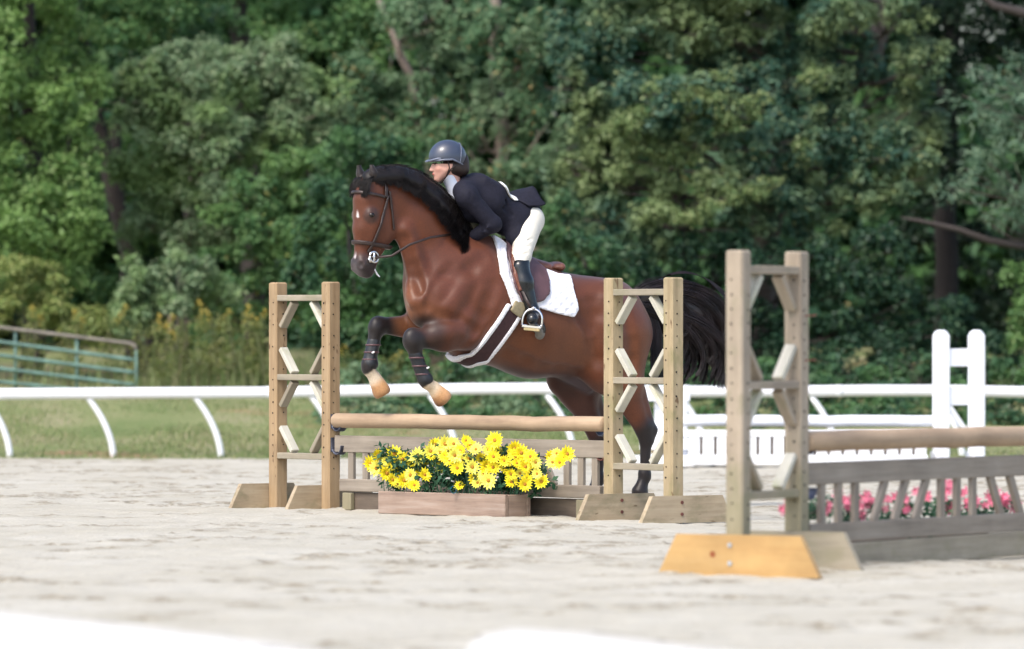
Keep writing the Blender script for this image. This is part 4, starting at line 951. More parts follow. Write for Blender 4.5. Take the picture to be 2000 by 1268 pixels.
paint((.2, .068, .026), H(1230, 660, .2), H(1215, 740, .2), .08, .12, .5)
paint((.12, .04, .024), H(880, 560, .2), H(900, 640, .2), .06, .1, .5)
paint((.045, .016, .011), H(1000, 745, 0), H(1110, 760, 0), .10, .16, .8); paint((.05, .017, .011), H(1080, 545, 0), H(1220, 560, 0), .06, .14, .7); paint((.16, .055, .022), H(1040, 650, .3), H(1110, 660, .3), .10, .16, .5)  # last stroke paints an orange highlight on the barrel
BK = (.014, .010, .010)
paint(BK, H(830, 655, .19), H(806, 662, .19), .085, .1); paint((.05, .022, .016), H(880, 650, .2), H(830, 655, .2), .06, .08, .8)
paint(BK, H(806, 670, .19), H(833, 748, .19), .08, .03)
paint(BK, H(752, 636, -.17), H(737, 636, -.17), .07, .07); paint((.2, .08, .035), H(815, 632, -.17), H(780, 632, -.17), .06, .06, .7); paint(BK, H(731, 650, -.17), H(719, 722, -.17), .08, .03)
paint(BK, H(1268, 850, .17), H(1250, 955, .17), .085, .1); paint(BK, H(1180, 862, -.16), H(1158, 965, -.16), .085, .1)
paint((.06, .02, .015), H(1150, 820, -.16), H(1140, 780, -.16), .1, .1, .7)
paint((.07, .045, .05), H(1120, 728), H(1160, 750), .07, .04)                    # sheath
WH = (.66, .52, .36); OR = (.60, .33, .15)
paint(WH, H(841, 754, .19), H(850, 761, .19), .055, .012); paint(OR, H(860, 770, .19), H(868, 780, .19), .05, .03)
paint((.68, .56, .42), H(728, 733, -.17), H(735, 742, -.17), .055, .012); paint(OR, H(741, 754, -.17), H(745, 764, -.17), .048, .03)
paint((.03, .022, .022), hd(.06, 0, .60), hd(.04, 0, .64), .075, .06); paint((.10, .08, .085), hd(.09, 0, .60), hd(.09, 0, .63), .03, .04, .7)
paint((.05, .025, .02), hd(.085, .095, .24), hd(.09, .09, .26), .035, .03, .8); paint((.05, .025, .02), hd(.085, -.095, .24), hd(.09, -.09, .26), .035, .03, .8)
paint((.02, .014, .013), hd(.085, .075, -.03), hd(.115, .07, -.13), .03, .04); paint((.02, .014, .013), hd(.085, -.075, -.03), hd(.115, -.07, -.13), .03, .04)
paint((.75, .7, .7), hd(.17, .02, .215), hd(.155, .02, .26), .010, .010); paint((.75, .68, .68), hd(.14, .0, .50), hd(.135, .0, .535), .006, .012, .9)
horse = thing('horse', hw((H(1000, 900)[0], 0, 0)), 'bay horse with black mane jumping over the yellow flower jump', 'horse')
mobj('body', tow(V), Q[:, ::-1], M['coat'], horse, None, True, {'Col': Cc})
def flip_ok(): pass
def two(name, f, F_, mat_, parent, smooth=2):
    tt = f.ax[1][None, :, None]
    fmesh(name, f, np.maximum(F_, -tt).astype(np.float32), mat_, parent, smooth); fmesh(name, f, np.maximum(F_, tt).astype(np.float32), mat_, parent, smooth)
def fmesh(name, f, F_, mat_, parent, smooth=2, col=None, s=1):
    V, Q = f.mesh(F_, smooth)
    if len(V) == 0: print('EMPTY', name); return None
    return mobj(name, tow(V), Q[:, ::-1], mat_, parent, None, True, {'Col': col(V)} if col else None)
# eyes
for sg in (-1, 1):
    mb = MB(); c = hw(hd(.088, sg * .096, .248)); mb.tube([c + np.array([0, 0, .019 * math.sin(a)]) for a in np.linspace(-1.5, 1.5, 9)], [.021 * math.cos(a) + .001 for a in np.linspace(-1.5, 1.5, 9)], 12); mb.build('eye', M['eye'], horse, True)

# hair strands
def strands(name, curves, m, parent, r):
    """curves: list of point lists (world); thin three sided tapering hairs"""
    C_ = np.array(curves); n, k, _ = C_.shape
    T = np.gradient(C_, axis=1); T /= np.linalg.norm(T, axis=2, keepdims=True) + 1e-9
    up = np.array([.3, .8, .5]); A = np.cross(T, up); A /= np.linalg.norm(A, axis=2, keepdims=True) + 1e-9; Bv = np.cross(T, A)
    rad = (r * np.linspace(1, .25, k))[None, :, None]
    ring = np.stack([C_ + (A * math.cos(2.1 * i) + Bv * math.sin(2.1 * i)) * rad for i in range(3)], 2)   # n,k,3,3
    V = ring.reshape(-1, 3); b = (np.arange(n) * k * 3)[:, None, None] + (np.arange(k - 1) * 3)[None, :, None]
    Fc = []
    for i in range(3):
        j = (i + 1) % 3; Fc.append(np.stack([b + i, b + j, b + j + 3, b + i + 3], -1).reshape(-1, 4))
    return mobj(name, V, np.concatenate(Fc), m, parent, None, True)
def bez(P, k):
    P = np.array(P, float); t = np.linspace(0, 1, k)[:, None]; n = len(P) - 1
    return sum(math.comb(n, i) * (1 - t) ** (n - i) * t ** i * P[i] for i in range(n + 1))
# mane: roots along the crest, hair lifted and falling to both sides
crest = [(716, 340), (742, 333), (778, 330), (818, 342), (854, 368), (884, 398), (905, 432), (922, 468)]
def crestpt(u):
    x = u * (len(crest) - 1); i = min(int(x), len(crest) - 2); f = x - i
    return np.array(crest[i]) * (1 - f) + np.array(crest[i + 1]) * f
rg2 = np.random.default_rng(3); cv = []
for g in range(260):
    u = (g + rg2.random()) / 260; side = rg2.choice([-1, 1], p=[.3, .7]); ln = rg2.uniform(.8, 1.12); lf0 = rg2.uniform(5, 14) * rg2.uniform(.7, 1.3); drop = rg2.uniform(14, 33) * (.75 + .35 * math.sin(u * 3.1)); back = rg2.uniform(12, 26); wv = rg2.uniform(-.005, .005)
    for i in range(38):
        uu = min(1, max(0, u + rg2.normal() * .012)); c = crestpt(uu); tg = crestpt(min(1, uu + .02)) - crestpt(max(0, uu - .02)); tg /= np.linalg.norm(tg); up = np.array([tg[1], -tg[0]])
        t0 = rg2.normal() * .015; lift = lf0 * (.6 + .5 * math.sin(uu * 3.1)) * rg2.uniform(.75, 1.1); e = rg2.normal() * 1.2; r0_ = c - up * rg2.uniform(0, 8)
        P = [H(*r0_, t0), H(*(r0_ + up * lift + tg * back * .3), t0 + side * .02), H(*(r0_ + up * (lift * .4 - drop * .4) + tg * (back * .8 + e)), side * (.085 + .07 * uu) + wv), H(*(r0_ - up * drop * ln + tg * (back + e)), side * (.105 + .085 * uu))]
        cv.append(tow(bez(P, 6)))
for i in range(900):                                                         # flyaways
    u = rg2.random(); c = crestpt(u); tg = crestpt(min(1, u + .02)) - crestpt(max(0, u - .02)); tg /= np.linalg.norm(tg); up = np.array([tg[1], -tg[0]]); h_ = rg2.uniform(3, 14); bk = rg2.uniform(5, 38)
    cv.append(tow(bez([H(*c, rg2.normal() * .02), H(*(c + up * h_), rg2.normal() * .03), H(*(c + up * h_ * .9 + tg * bk * .6), rg2.normal() * .05), H(*(c + up * rg2.uniform(-8, 6) + tg * bk), rg2.normal() * .08)], 6)))
for i in range(1500):                                                        # forelock
    a = rg2.uniform(-.065, .065); P = [hd(.0, a, -.05), hd(.08, a * 1.3, -.06), hd(.15, a * 1.7 + .01, .03), hd(.135 + rg2.uniform(0, .02), a * 1.4 + .01 + rg2.normal() * .02, rg2.uniform(.05, .14))]; cv.append(tow(bez(P, 6)))
strands('mane', cv, M['hair'], horse, .003)
fm = Field([.0, -.4, 1.45], [1.3, .4, 2.5], .011)
for i in range(24):
    u = i / 24; u2 = (i + 1) / 24; c, c2 = crestpt(u), crestpt(u2)
    for sg in (-1, 1):
        fm.cone(H(c[0], c[1] + 2, sg * .015), H(c2[0], c2[1] + 2, sg * .010), .016, .016, 1, .02)
        tg = c2 - c; tg /= np.linalg.norm(tg); up = np.array([tg[1], -tg[0]]); q = c - up * (24 + 20 * u); q2 = c2 - up * (24 + 20 * u2)
        fm.cone(H(*((c + q) / 2), sg * (.065 + .06 * u)), H(*((c2 + q2) / 2), sg * (.065 + .06 * u2)), .022, .022, 1, .05); fm.cone(H(*((c * .8 + q * .2)), sg * (.04 + .03 * u)), H(*((c2 * .8 + q2 * .2)), sg * (.04 + .03 * u2)), .024, .024, 1, .05)
fmesh('mane_underlayer', fm, None, M['hair'], horse)
# tail
cv = []
for g in range(150):                                                          # wavy locks
    u, v, ww_ = rg2.random(), rg2.random(), rg2.normal() * .055
    x_end = 1296 + 138 * u ** .6 + rg2.normal() * 5; y_end = 645 + 100 * v + rg2.normal() * 10; topy = 525 + 105 * v * (1 - .2 * u)
    if v > .8: x_end = 1325 + 105 * u; y_end = 700 + 60 * rg2.random()
    a1 = 1255 + 25 * u; C0 = np.array([H(1238, 580 + 14 * v, 0), H(a1 + 5, 548 + 60 * v, ww_ * .5), H(1300 + 60 * u, topy + 5, ww_ - .03), H(1372 + 74 * u + 10 * v, topy + 30 + 22 * v, ww_ - .05), H(x_end + 12, (topy + y_end) / 2 + 50, ww_ - .06), H(x_end, y_end, ww_ - .07)])
    ph = rg2.uniform(0, 6.28); am = rg2.uniform(.006, .018); kk = np.linspace(0, 1, 14)
    for i in range(42):
        o = rg2.normal(size=3) * .017; C = bez(C0 + rg2.normal(size=C0.shape) * .004, 14); e = rg2.uniform(.85, 1.0)
        C = C + o * (1 - .75 * kk[:, None]); C[:, 2] += am * np.sin(kk * 9 + ph) * kk; C[:, 0] += am * np.cos(kk * 8 + ph) * kk * .7; cv.append(tow(C))
for i in range(700):
    x = rg2.uniform(-10, 14); P = [H(1244, 590, 0), H(1268 + x, 600, .0), H(1292 + x, 640, .0), H(1275 + x, 690, rg2.normal() * .03), H(1282 + x, 735 + rg2.uniform(-20, 10), rg2.normal() * .03)]
    cv.append(tow(bez(P, 14)))
for i in range(260):                                                          # flying wisps
    x = rg2.uniform(0, 1); P = [H(1350, 640, -.05), H(1390, 680 + 30 * x, -.05), H(1410, 730, -.06), H(1400 + 45 * x, 742 + 22 * rg2.random(), -.06)]; cv.append(tow(bez(P, 14)))
for i in range(60):
    x = rg2.uniform(0, 1); P = [H(1290, 545, -.03), H(1340, 520 - 12 * x, -.03), H(1400, 540, -.05), H(1432 + 10 * x, 590 + 40 * x, -.06)]; cv.append(tow(bez(P, 14)))
strands('tail', cv, M['tailhair'], horse, .0028)
ft = Field([-1.75, -.35, .6], [-.7, .3, 1.8], .014)
ft.cone(H(1238, 588), H(1262, 576), .055, .055, .9, .05); ft.cone(H(1262, 576), H(1300, 572, -.03), .055, .08, .8, .05)
ft.cone(H(1300, 572, -.03), H(1350, 610, -.04), .09, .13, .5, .06); ft.cone(H(1350, 610, -.04), H(1385, 660, -.06), .13, .10, .45, .06); ft.cone(H(1385, 660, -.06), H(1395, 715, -.06), .10, .03, .45, .06)
ft.cone(H(1300, 610, -.03), H(1320, 690, -.03), .09, .05, .5, .06)
fmesh('tail_underlayer', ft, None, M['tailhair'], horse)

# tendon boots on the cannons
for (a, b, t) in (((811, 692), (828, 738), .19), ((730, 668), (721, 708), -.17)):
    fb = Field(np.minimum(H(*a, t), H(*b, t)) - .12, np.maximum(H(*a, t), H(*b, t)) + .12, .006)
    fb.cone(H(*a, t), H(*b, t), .046, .047, .98, .01); fb.ell(H(b[0] + 4, b[1] + 3, t + .012), (.05, .046, .045), None, .02)
    fb.cone(H(a[0] + 6, a[1], t + .035), H(b[0] + 6, b[1] - 6, t + .035), .014, .014, 1, .008)
    o = fmesh('tendon_boot', fb, None, M['tendon'], horse)
    for q_ in (.15, .5, .85):
        c = H(a[0] + (b[0] - a[0]) * q_, a[1] + (b[1] - a[1]) * q_, t); ring = [hw(c + np.array([.049 * math.cos(z), .048 * math.sin(z), 0])) for z in np.linspace(0, 6.283, 15)]
        mb = MB(); mb.tube(ring, .006, 6, cap=False); mb.build('strap', M['leather_flap'], o, True)
    mb = MB(); q = hw(H(b[0] + 5, b[1] - 18, t + .048)); mb.board(q, q + np.array([.02, 0, .01]), (0, -1, .2), .012, .012); mb.build('buckle', M['fleece'], o)

# ---- saddlery: shells lying on the coat
fs = Field([-.55, -.42, .85], [.62, .42, 1.98], .0085); trunk_prims(fs); fs.cone(H(880, 530), H(826, 432), .28, .19, .55, .12)
Sg, Zg = np.meshgrid(fs.ax[0], fs.ax[2], indexing='ij')
def P2(pts): return [(lambda q: (q[0], q[2]))(H(*p)) for p in pts]
def shell(off, th, poly, rnd=.0):
    d2 = polysdf(Sg, Zg, P2(poly))[:, None, :]
    return np.maximum(np.abs(fs.F - off) - th, d2 - rnd).astype(np.float32)
pad = [(958, 462, .03), (972, 468, .06), (1000, 490, .12), (1050, 524, .12), (1080, 536, .12), (1110, 538, .15), (1122, 565, .28), (1128, 604, .3), (1118, 618, .3), (1085, 611, .3), (1050, 600, .3), (1020, 606, .3), (998, 602, .29), (988, 570, .28), (974, 535, .25), (966, 500, .16)]
sp_ = thing('saddle_pad', hw((H(1040, 600)[0], 0, 1.2)), 'fluffy white saddle pad under the brown saddle', 'saddle pad')
fmesh('pad', fs, shell(.012, .011, pad, .008), M['padwhite'], sp_, 1)
def offpoly(pts, w_):   # a strip along a polyline
    out = []; P = np.array([p[:2] for p in pts], float); n = len(P); A = []; Bq = []
    for i in range(n):
        d = P[min(i + 1, n - 1)] - P[max(i - 1, 0)]; d /= np.linalg.norm(d); q = np.array([-d[1], d[0]]) * w_ / 2
        A.append((*(P[i] + q), pts[i][2])); Bq.append((*(P[i] - q), pts[i][2]))
    return A + Bq[::-1]
frontroll = [(969, 482, .08), (974, 510, .17), (982, 540, .25), (994, 568, .28), (1008, 594, .3)]
two('fleece_roll', fs, shell(.028, .012, offpoly(frontroll, 9), .0), M['fleece'], sp_, 1)
sad = thing('saddle', hw((H(1030, 520)[0], 0, 1.5)), 'brown leather jumping saddle with fleece edged girth', 'saddle')
flap = [(984, 462, .05), (1000, 480, .1), (1040, 512, .12), (1062, 525, .2), (1071, 548, .28), (1069, 572, .3), (1056, 586, .3), (1035, 592, .3), (1015, 588, .3), (1001, 560, .29), (991, 525, .24), (984, 495, .17)]
fmesh('flap', fs, shell(.036, .009, flap, .006), M['leather_flap'], sad, 1)
kr = [(987, 486, .1), (992, 510, .2), (999, 538, .26), (1010, 568, .29)]
two('knee_roll', fs, shell(.05, .014, offpoly(kr, 9), .0), M['leather_brown'], sad, 1)
f2 = Field([-.5, -.3, 1.3], [.35, .3, 1.9], .007)
f2.cone(H(985, 480), H(1005, 500), .05, .05, 1.6, .04); f2.cone(H(1005, 502), H(1055, 524), .04, .05, 2.6, .04); f2.cone(H(1055, 522), H(1086, 521), .028, .032, 3.2, .03); f2.cone(H(1078, 524), H(1084, 522), .03, .034, 3.4, .02)
fmesh('seat', f2, None, M['leather_brown'], sad)
gl = [(990, 594, .30), (972, 626, .30), (955, 652, .28), (935, 676, .22), (912, 694, .10), (888, 696, -.02), (880, 720, -.02)]
gr = [(1016, 610, .30), (1000, 640, .30), (984, 665, .28), (965, 690, .22), (945, 708, .10), (915, 712, -.02), (905, 740, -.02)]
band = gl + gr[::-1]
fmesh('girth', fs, shell(.014, .010, band, 0), M['girth'], sad, 1)
fmesh('girth_fleece', fs, shell(.018, .015, offpoly(gl, 8), .0), M['fleece'], sad, 1)
fmesh('girth_fleece', fs, shell(.018, .015, offpoly(gr, 8), .0), M['fleece'], sad, 1)
two('girth_buckle_guard', fs, shell(.032, .008, [(1002, 586, .3), (1024, 596, .3), (1012, 622, .3), (991, 606, .3)], .004), M['elastic'], sad, 1)
for sg in (-1, 1):
    T0 = .36 if sg > 0 else -.36
    mb = MB(); mb.tube([hw(H(1004, 520, sg * .3)), hw(H(1016, 560, sg * .335)), hw(H(1028, 585, T0 * 1.1)), hw(H(1037, 602, T0 * 1.2))], .011, 8, flat=.3, flatdir=(-.2, -1, 0)); mb.build('stirrup_leather', M['leather_dark'], sad, True)
    # stirrup iron
    c = hw(H(1040, 624, T0 * 1.2)); U = np.array([1, -.12 * sg, -.10]); U /= np.linalg.norm(U); W_ = np.array([.12, 0, 1.]); W_ /= np.linalg.norm(W_)
    P = []
    for k in range(15):
        a = math.pi * k / 14; P.append(c + U * (-.066 * math.cos(a)) + W_ * (-.018 + .088 * math.sin(a) ** .8))
    P = [c - U * .064 - W_ * .05] + P + [c + U * .064 - W_ * .05]
    mb = MB(); mb.tube(P, .0085, 8); mb.tube([c + U * .0 + W_ * .068, c + W_ * .085], .014, 8); o = mb.build('stirrup', M['steel'], sad, True)
    mb = MB(); mb.board(c - U * .066 - W_ * .05, c + U * .066 - W_ * .05, W_, .02, .05); mb.build('tread', M['steel'], o)
    mb = MB(); mb.board(c - U * .05 - W_ * .068, c + U * .058 - W_ * .068, W_, .022, .046); mb.build('tread_pad', M['rubber_pad'], o)

# ---- bridle
fb = Field(hd(0, 0, .3) - np.array([.42, .3, .5]), hd(0, 0, .3) + np.array([.42, .3, .52]), .0055); head_prims(fb, False); fb.cone(H(768, 378), H(735, 378), .13, .10, .62, .05)
gs, gt, gzz = np.meshgrid(*[a.astype(np.float32) for a in fb.ax], indexing='ij', sparse=True)
D_ = (gs - P0h[0]) * dd[0] + (gt - P0h[1]) * dd[1] + (gzz - P0h[2]) * dd[2]; N_ = (gs - P0h[0]) * nn[0] + (gt - P0h[1]) * nn[1] + (gzz - P0h[2]) * nn[2]
L_ = (gs - P0h[0]) * ll[0] + (gt - P0h[1]) * ll[1]
bri = thing('bridle', hw(hd(0, 0, .6)), 'dark leather bridle and reins with a silver bit on the bay horse', 'bridle')
sh = np.abs(fb.F - .007) - .007
def strap(name, mask, m='leather_dark', parent=bri): return fmesh(name, fb, np.maximum(sh, mask).astype(np.float32), M[m], parent, 1)
strap('noseband', np.abs(D_ - .44 + .05 * (N_ - .05)) - .014)
strap('browband', np.maximum(np.abs(D_ - .115 + .1 * N_) - .011, -.0 - N_))
cheek = np.abs(N_ - (-.035 + .10 * np.clip((D_ - .1) / .4, 0, 1))) - .010
strap('cheekpiece', np.maximum(np.maximum(cheek, -(L_ - .03)), np.abs(D_ - .30) - .20)); strap('cheekpiece', np.maximum(np.maximum(cheek, L_ + .03), np.abs(D_ - .30) - .20))
strap('headpiece', np.maximum(np.maximum(np.abs(N_ + .015) - .014, D_ - .12), -(D_ + .12)))
th = np.abs(N_ + .05 + .22 * (D_ - .1)) - .008
for sg in (-1, 1): strap('throatlash', np.maximum(np.maximum(th, np.abs(D_ - .2) - .13), -(L_ * sg - .03)))
for sg in (-1, 1):
    c = hw(hd(-.012 + .035, sg * .075, .525)); mb = MB(); U = hw(hd(.05, sg * .07, .52)) - hw(hd(0, sg * .07, .52)); U /= np.linalg.norm(U)
    mb.tube([c + U * .036 * math.cos(a) + UPV * .036 * math.sin(a) for a in np.linspace(0, 6.283, 17)], .0075, 8); mb.tube([c - UPV * .034, c + UPV * .034], .009, 8); mb.tube([c - UPV * .04 + U * .03, c - UPV * .012 + U * .045], .009, 8)
    mb.tube([c, hw(hd(.02, 0, .52))], .008, 8); mb.build('bit_ring', M['steel'], bri, True)
    e = (912, 462) ; tt = sg * .06
    mid = [hd(.02, sg * .08, .53), H(765, 500, sg * .14), H(800, 478, sg * .19), H(840, 464, sg * .17), H(880, 458, sg * .12), H(912, 457, tt)]
    mb = MB(); mb.tube([hw(q) for q in mid], .0085, 8, flat=.45, flatdir=(0, 1, 0)); mb.build('rein', M['leather_dark'], bri, True)
mb = MB()
for k in range(7): a_ = hw(hd(-.012 - .004 * k, .035, .585 + .008 * k)); mb.tube([a_, a_ + np.array([.004 * k, 0, -.02])], .004, 5)
mb.build('foam', M['fleece'], horse)

# ================================================================== RIDER
rider = thing('person', hw((H(1030, 640)[0], 0, .9)), 'rider in navy jacket and dark helmet crouched forward over the horse neck', 'person')
TURN = R(-13)
hn = np.array([math.cos(TURN), math.sin(TURN), 0]); hl = np.array([-math.sin(TURN), math.cos(TURN), 0]); tilt = R(4)
hu = np.array([0, 0, 1.]); hf_ = hn * math.cos(tilt) - hu * math.sin(tilt); hu_ = hu * math.cos(tilt) + hn * math.sin(tilt)
RH = H(871, 320)
RM = np.array([hf_, hl, hu_])
def rh(n, l, u): return RH + hf_ * n + hl * l + hu_ * u
fr_ = Field([-.35, -.5, .78], [.75, .5, 2.5], .009)
def arms(f, g=0):
    for sg in (-1, 1):
        f.cone(H(905, 374, sg * .13), H(912, 384, sg * .175), .06 + g, .062 + g, 1, .05)
        f.cone(H(912, 384, sg * .18), H(963, 438, sg * .225), .052 + g - (.012 if not g else 0), .044 + g - (.01 if not g else 0), 1, .03)
        f.cone(H(963, 438, sg * .225), H(922, 464, sg * .085), .042 + g - (.01 if not g else 0), .027 + g, 1, .025)
def legs(f, g=0, lower=True):
    for sg in (-1, 1):
        f.cone(H(1030, 430, sg * .09), H(1012, 505, sg * .25), .082 + g, .052 + g, 1, .03)
        f.cone(H(1012, 505, sg * .25), H(1014, 520, sg * .285), .046 + g, .040 + g, 1, .02)
        if lower:
            f.cone(H(1014, 518, sg * .29), H(1028, 560, sg * .33), .040 + g, .038 + g, 1, .02)
            f.cone(H(1028, 560, sg * .33), H(1041, 612, sg * .36), .038 + g, .026 + g, 1, .02)
f = fr_
f.cone(H(918, 382), H(985, 418), .10, .095, 1.35, .05); f.cone(H(985, 418), H(1030, 425), .095, .11, 1.25, .05)
arms(f); legs(f)
for sg in (-1, 1):
    fo = H(1040, 608, sg * .345); toe = H(1040, 624, sg * .44); heel = H(1055, 646, sg * .36); f.cone(fo, heel, .034, .032, 1, .03); f.cone(heel + [0, 0, .02], toe, .032, .028, 1, .03)
f.cone(H(905, 372), rh(-.03, 0, -.07), .056, .05, 1, .03)
f.ell(rh(-.012, 0, .02), (.098, .076, .098), RM, .02)
f.cone(rh(.045, 0, -.03), rh(.065, 0, -.095), .052, .026, .95, .03)        # jaw and chin
f.ell(rh(.05, 0, -.02), (.05, .058, .065), RM, .02)
fsk = fr_
V, Q = fr_.mesh(smooth=1)
skc = lambda V: np.tile(np.array([.62, .34, .27]), (len(V), 1))
# fine face
ff = Field(RH - np.array([.16, .15, .2]), RH + np.array([.17, .15, .16]), .0042)
def face(f):
    f.ell(rh(-.012, 0, .02), (.098, .076, .098), RM, .02); f.ell(rh(.05, 0, -.02), (.045, .056, .062), RM, .02)
    f.cone(rh(.04, 0, -.045), rh(.068, 0, -.097), .05, .021, .95, .03)
    f.cone(rh(.02, .045, -.04), rh(.062, .01, -.097), .028, .02, 1, .02); f.cone(rh(.02, -.045, -.04), rh(.062, -.01, -.097), .028, .02, 1, .02)
    f.cone(rh(.088, 0, .0), rh(.108, 0, -.036), .010, .0125, .9, .012); f.ell(rh(.1, .01, -.04), (.01, .008, .007), RM, .006); f.ell(rh(.1, -.01, -.04), (.01, .008, .007), RM, .006)
    for sg in (-1, 1):
        f.ell(rh(.085, sg * .03, .002), (.014, .016, .012), RM, .01, True); f.ell(rh(.075, sg * .03, .001), (.014, .014, .012), RM, .006)
        f.ell(rh(.055, sg * .04, -.028), (.02, .02, .016), RM, .02)
        f.ell(rh(-.01, sg * .076, -.02), (.018, .010, .03), RM, .008)
    f.ell(rh(.086, 0, .018), (.012, .04, .008), RM, .012)
    f.ell(rh(.092, 0, -.061), (.010, .019, .0055), RM, .006); f.ell(rh(.09, 0, -.071), (.010, .017, .006), RM, .006)
    f.cone(rh(-.02, 0, -.05), H(890, 368), .05, .056, 1, .03)
face(ff)
def facecol(V):
    C = np.tile(np.array([.66, .37, .29]), (len(V), 1))
    def p(c, q, r, s_, a=1):
        nonlocal C
        m = (np.clip((r + s_ - np.linalg.norm(V - q, axis=1)) / s_, 0, 1) * a)[:, None]; C = C * (1 - m) + np.array(c) * m
    for sg in (-1, 1):
        p((.68, .3, .24), rh(.07, sg * .045, -.035), .012, .03, .35)
        for q in np.linspace(-.014, .014, 5): p((.05, .025, .015), rh(.088, sg * .03 + q, .018 - 8 * q * q), .002, .005, .8)
        p((.03, .02, .018), rh(.088, sg * .031, .002), .006, .005, .8)
    for q in np.linspace(-.014, .014, 5): p((.5, .12, .1), rh(.1, q, -.065), .005, .005, .8)
    return C
# body: one continuous mesh (torso, limbs, neck, fine head)
V1, Q1 = V, Q
fall = Field([-.35, -.46, .78], [.72, .46, 2.36], .0065); F_ = fall
F_.cone(H(918, 382), H(985, 418), .10, .095, 1.35, .05); F_.cone(H(985, 418), H(1022, 427), .09, .09, 1.25, .05); arms(F_); legs(F_); face(F_)
for sg in (-1, 1):
    fo = H(1040, 608, sg * .345); toe = H(1040, 624, sg * .44); heel = H(1055, 646, sg * .36); F_.cone(fo, heel, .03, .03, 1, .03); F_.cone(heel + [0, 0, .02], toe, .03, .026, 1, .03)
# hands: palm, four fingers curled around the rein and a thumb
def hand(f, sg, g=0):
    w_ = H(922, 464, sg * .085); p = H(908, 460, sg * .06); f.cone(w_, p, .026 + g, .034 + g, .8, .02)
    rein = H(897, 461, sg * .055)
    for i in range(4):
        L_f = [.9, 1.0, .95, .78][i]; o_ = np.array([0, 0, .028 - .019 * i]); a = p + o_ + [.012, 0, 0]; b = a + np.array([.036 * L_f, sg * .014, -.002]); c = b + np.array([.004, -sg * .026 * L_f, -.008]); d = c + np.array([-.024 * L_f, -sg * .006, -.002])
        f.cone(a, b, .0105 + g, .0095 + g, 1, .004); f.cone(b, c, .0095 + g, .0085 + g, 1, .004); f.cone(c, d, .0085 + g, .0075 + g, 1, .004)
    a = p + np.array([-.005, -sg * .012, .026]); b = a + np.array([.028, -sg * .012, .012]); f.cone(a, b, .0125 + g, .0105 + g, 1, .006); f.cone(b, b + np.array([.022, sg * .006, -.004]), .0105 + g, .008 + g, 1, .004)
for sg in (-1, 1): hand(F_, sg)
fmesh('body', F_, None, M['skin'], rider, 1, facecol)
for sg in (-1, 1):
    fg = Field(H(908, 460, sg * .06) - .11, H(908, 460, sg * .06) + .11, .0045); hand(fg, sg, .0035); fmesh('glove', fg, None, M['glove'], rider, 1)
    mb = MB(); q = hw(H(921, 462, sg * .105)); mb.tube([q, q + np.array([.015, 0, -.045])], .006, 6); mb.build('shirt_cuff', M['shirt'], rider)
    mb = MB(); c = hw(rh(.078, sg * .031, .002)); mb.tube([c + np.array([0, 0, .010 * math.sin(a)]) for a in np.linspace(-1.5, 1.5, 7)], [.0105 * math.cos(a) + .0005 for a in np.linspace(-1.5, 1.5, 7)], 10); mb.build('eye', M['eye'], rider, True)
# jacket
fj = Field([-.45, -.42, 1.25], [.62, .42, 2.42], .007)
fj.cone(H(912, 376), H(945, 396), .115, .135, 1.45, .05); fj.cone(H(945, 396), H(992, 424), .135, .12, 1.3, .05); fj.cone(H(992, 424), H(1018, 430), .12, .122, 1.3, .05)
fj.cone(H(930, 352, 0), H(960, 372, 0), .05, .05, 3, .05)
fj.cone(H(905, 370), H(896, 364), .08, .068, 1.1, .04); fj.cone(H(905, 388), H(915, 410), .07, .09, 1.5, .04); fj.cone(H(1012, 426), H(1024, 424), .125, .118, 1.35, .04)
for sg in (-1, 1):
    fj.cone(H(1008, 440, sg * .09), H(1012, 466, sg * .15), .10, .085, .9, .05)
arms(fj, .014)
for sg in (-1, 1):
    for (p, q, t0, t1) in (((950, 446), (974, 428), .262, .25), ((938, 452), (958, 456), .23, .22), ((928, 402), (944, 396), .245, .22)): fj.cone(H(*p, sg * t0), H(*q, sg * t1), .007, .005, 1, .02)
fj.cone(H(884, 352), H(893, 372), .062, .05, 1.0, .012, True)              # neck opening
for sg in (-1, 1):                                                         # sleeve folds
    for k in range(4): c = H(918 + 12 * k, 392 + 12 * k, sg * (.255 + .01 * k)); fj.cone(c, c + np.array([-.01, 0, .06]), .006, .004, 1, .012, True)
fj.ell(H(985, 512, 0), (.16, .18, .10), None, .03, True)
for sg in (-1, 1):
    for (p0, p1, t0, t1) in (((935, 395), (950, 425), .12, .16), ((968, 395), (1000, 420), .17, .17), ((985, 392), (1010, 440), .16, .2)):
        fj.cone(H(*p0, sg * t0), H(*p1, sg * t1), .012, .008, 1, .02, True)
jk = fmesh('jacket', fj, None, M['navy'], rider, 2)
# jacket tail flying up behind
n1, n2 = 9, 12; V = []
for i in range(n1):
    for j in range(n2):
        u = i / (n1 - 1); v = j / (n2 - 1); t = (v - .5) * .34
        pf = np.array(H(985, 380, 0)) * (1 - u) + np.array(H(1034, 362, 0)) * u
        lowp = np.array(H(1010, 402, 0)) * (1 - u) + np.array(H(1042, 398, 0)) * u
        e = abs(v - .5) * 2; q = pf * (1 - e ** 1.6) + lowp * e ** 1.6; q = q + np.array([0, t, .012 * math.sin(v * 15 + u * 4) * u]); V.append(q)
V = np.array(V); Vb = V - np.array([0, 0, .008]); nq = len(V); q = np.arange(nq).reshape(n1, n2)
Fc = np.stack([q[:-1, :-1].ravel(), q[1:, :-1].ravel(), q[1:, 1:].ravel(), q[:-1, 1:].ravel()], 1)
rim = [*q[0, :], *q[1:, -1], *q[-1, -2::-1], *q[-2:0:-1, 0]]; rimf = np.array([(rim[i], rim[(i + 1) % len(rim)], rim[(i + 1) % len(rim)] + nq, rim[i] + nq) for i in range(len(rim))])
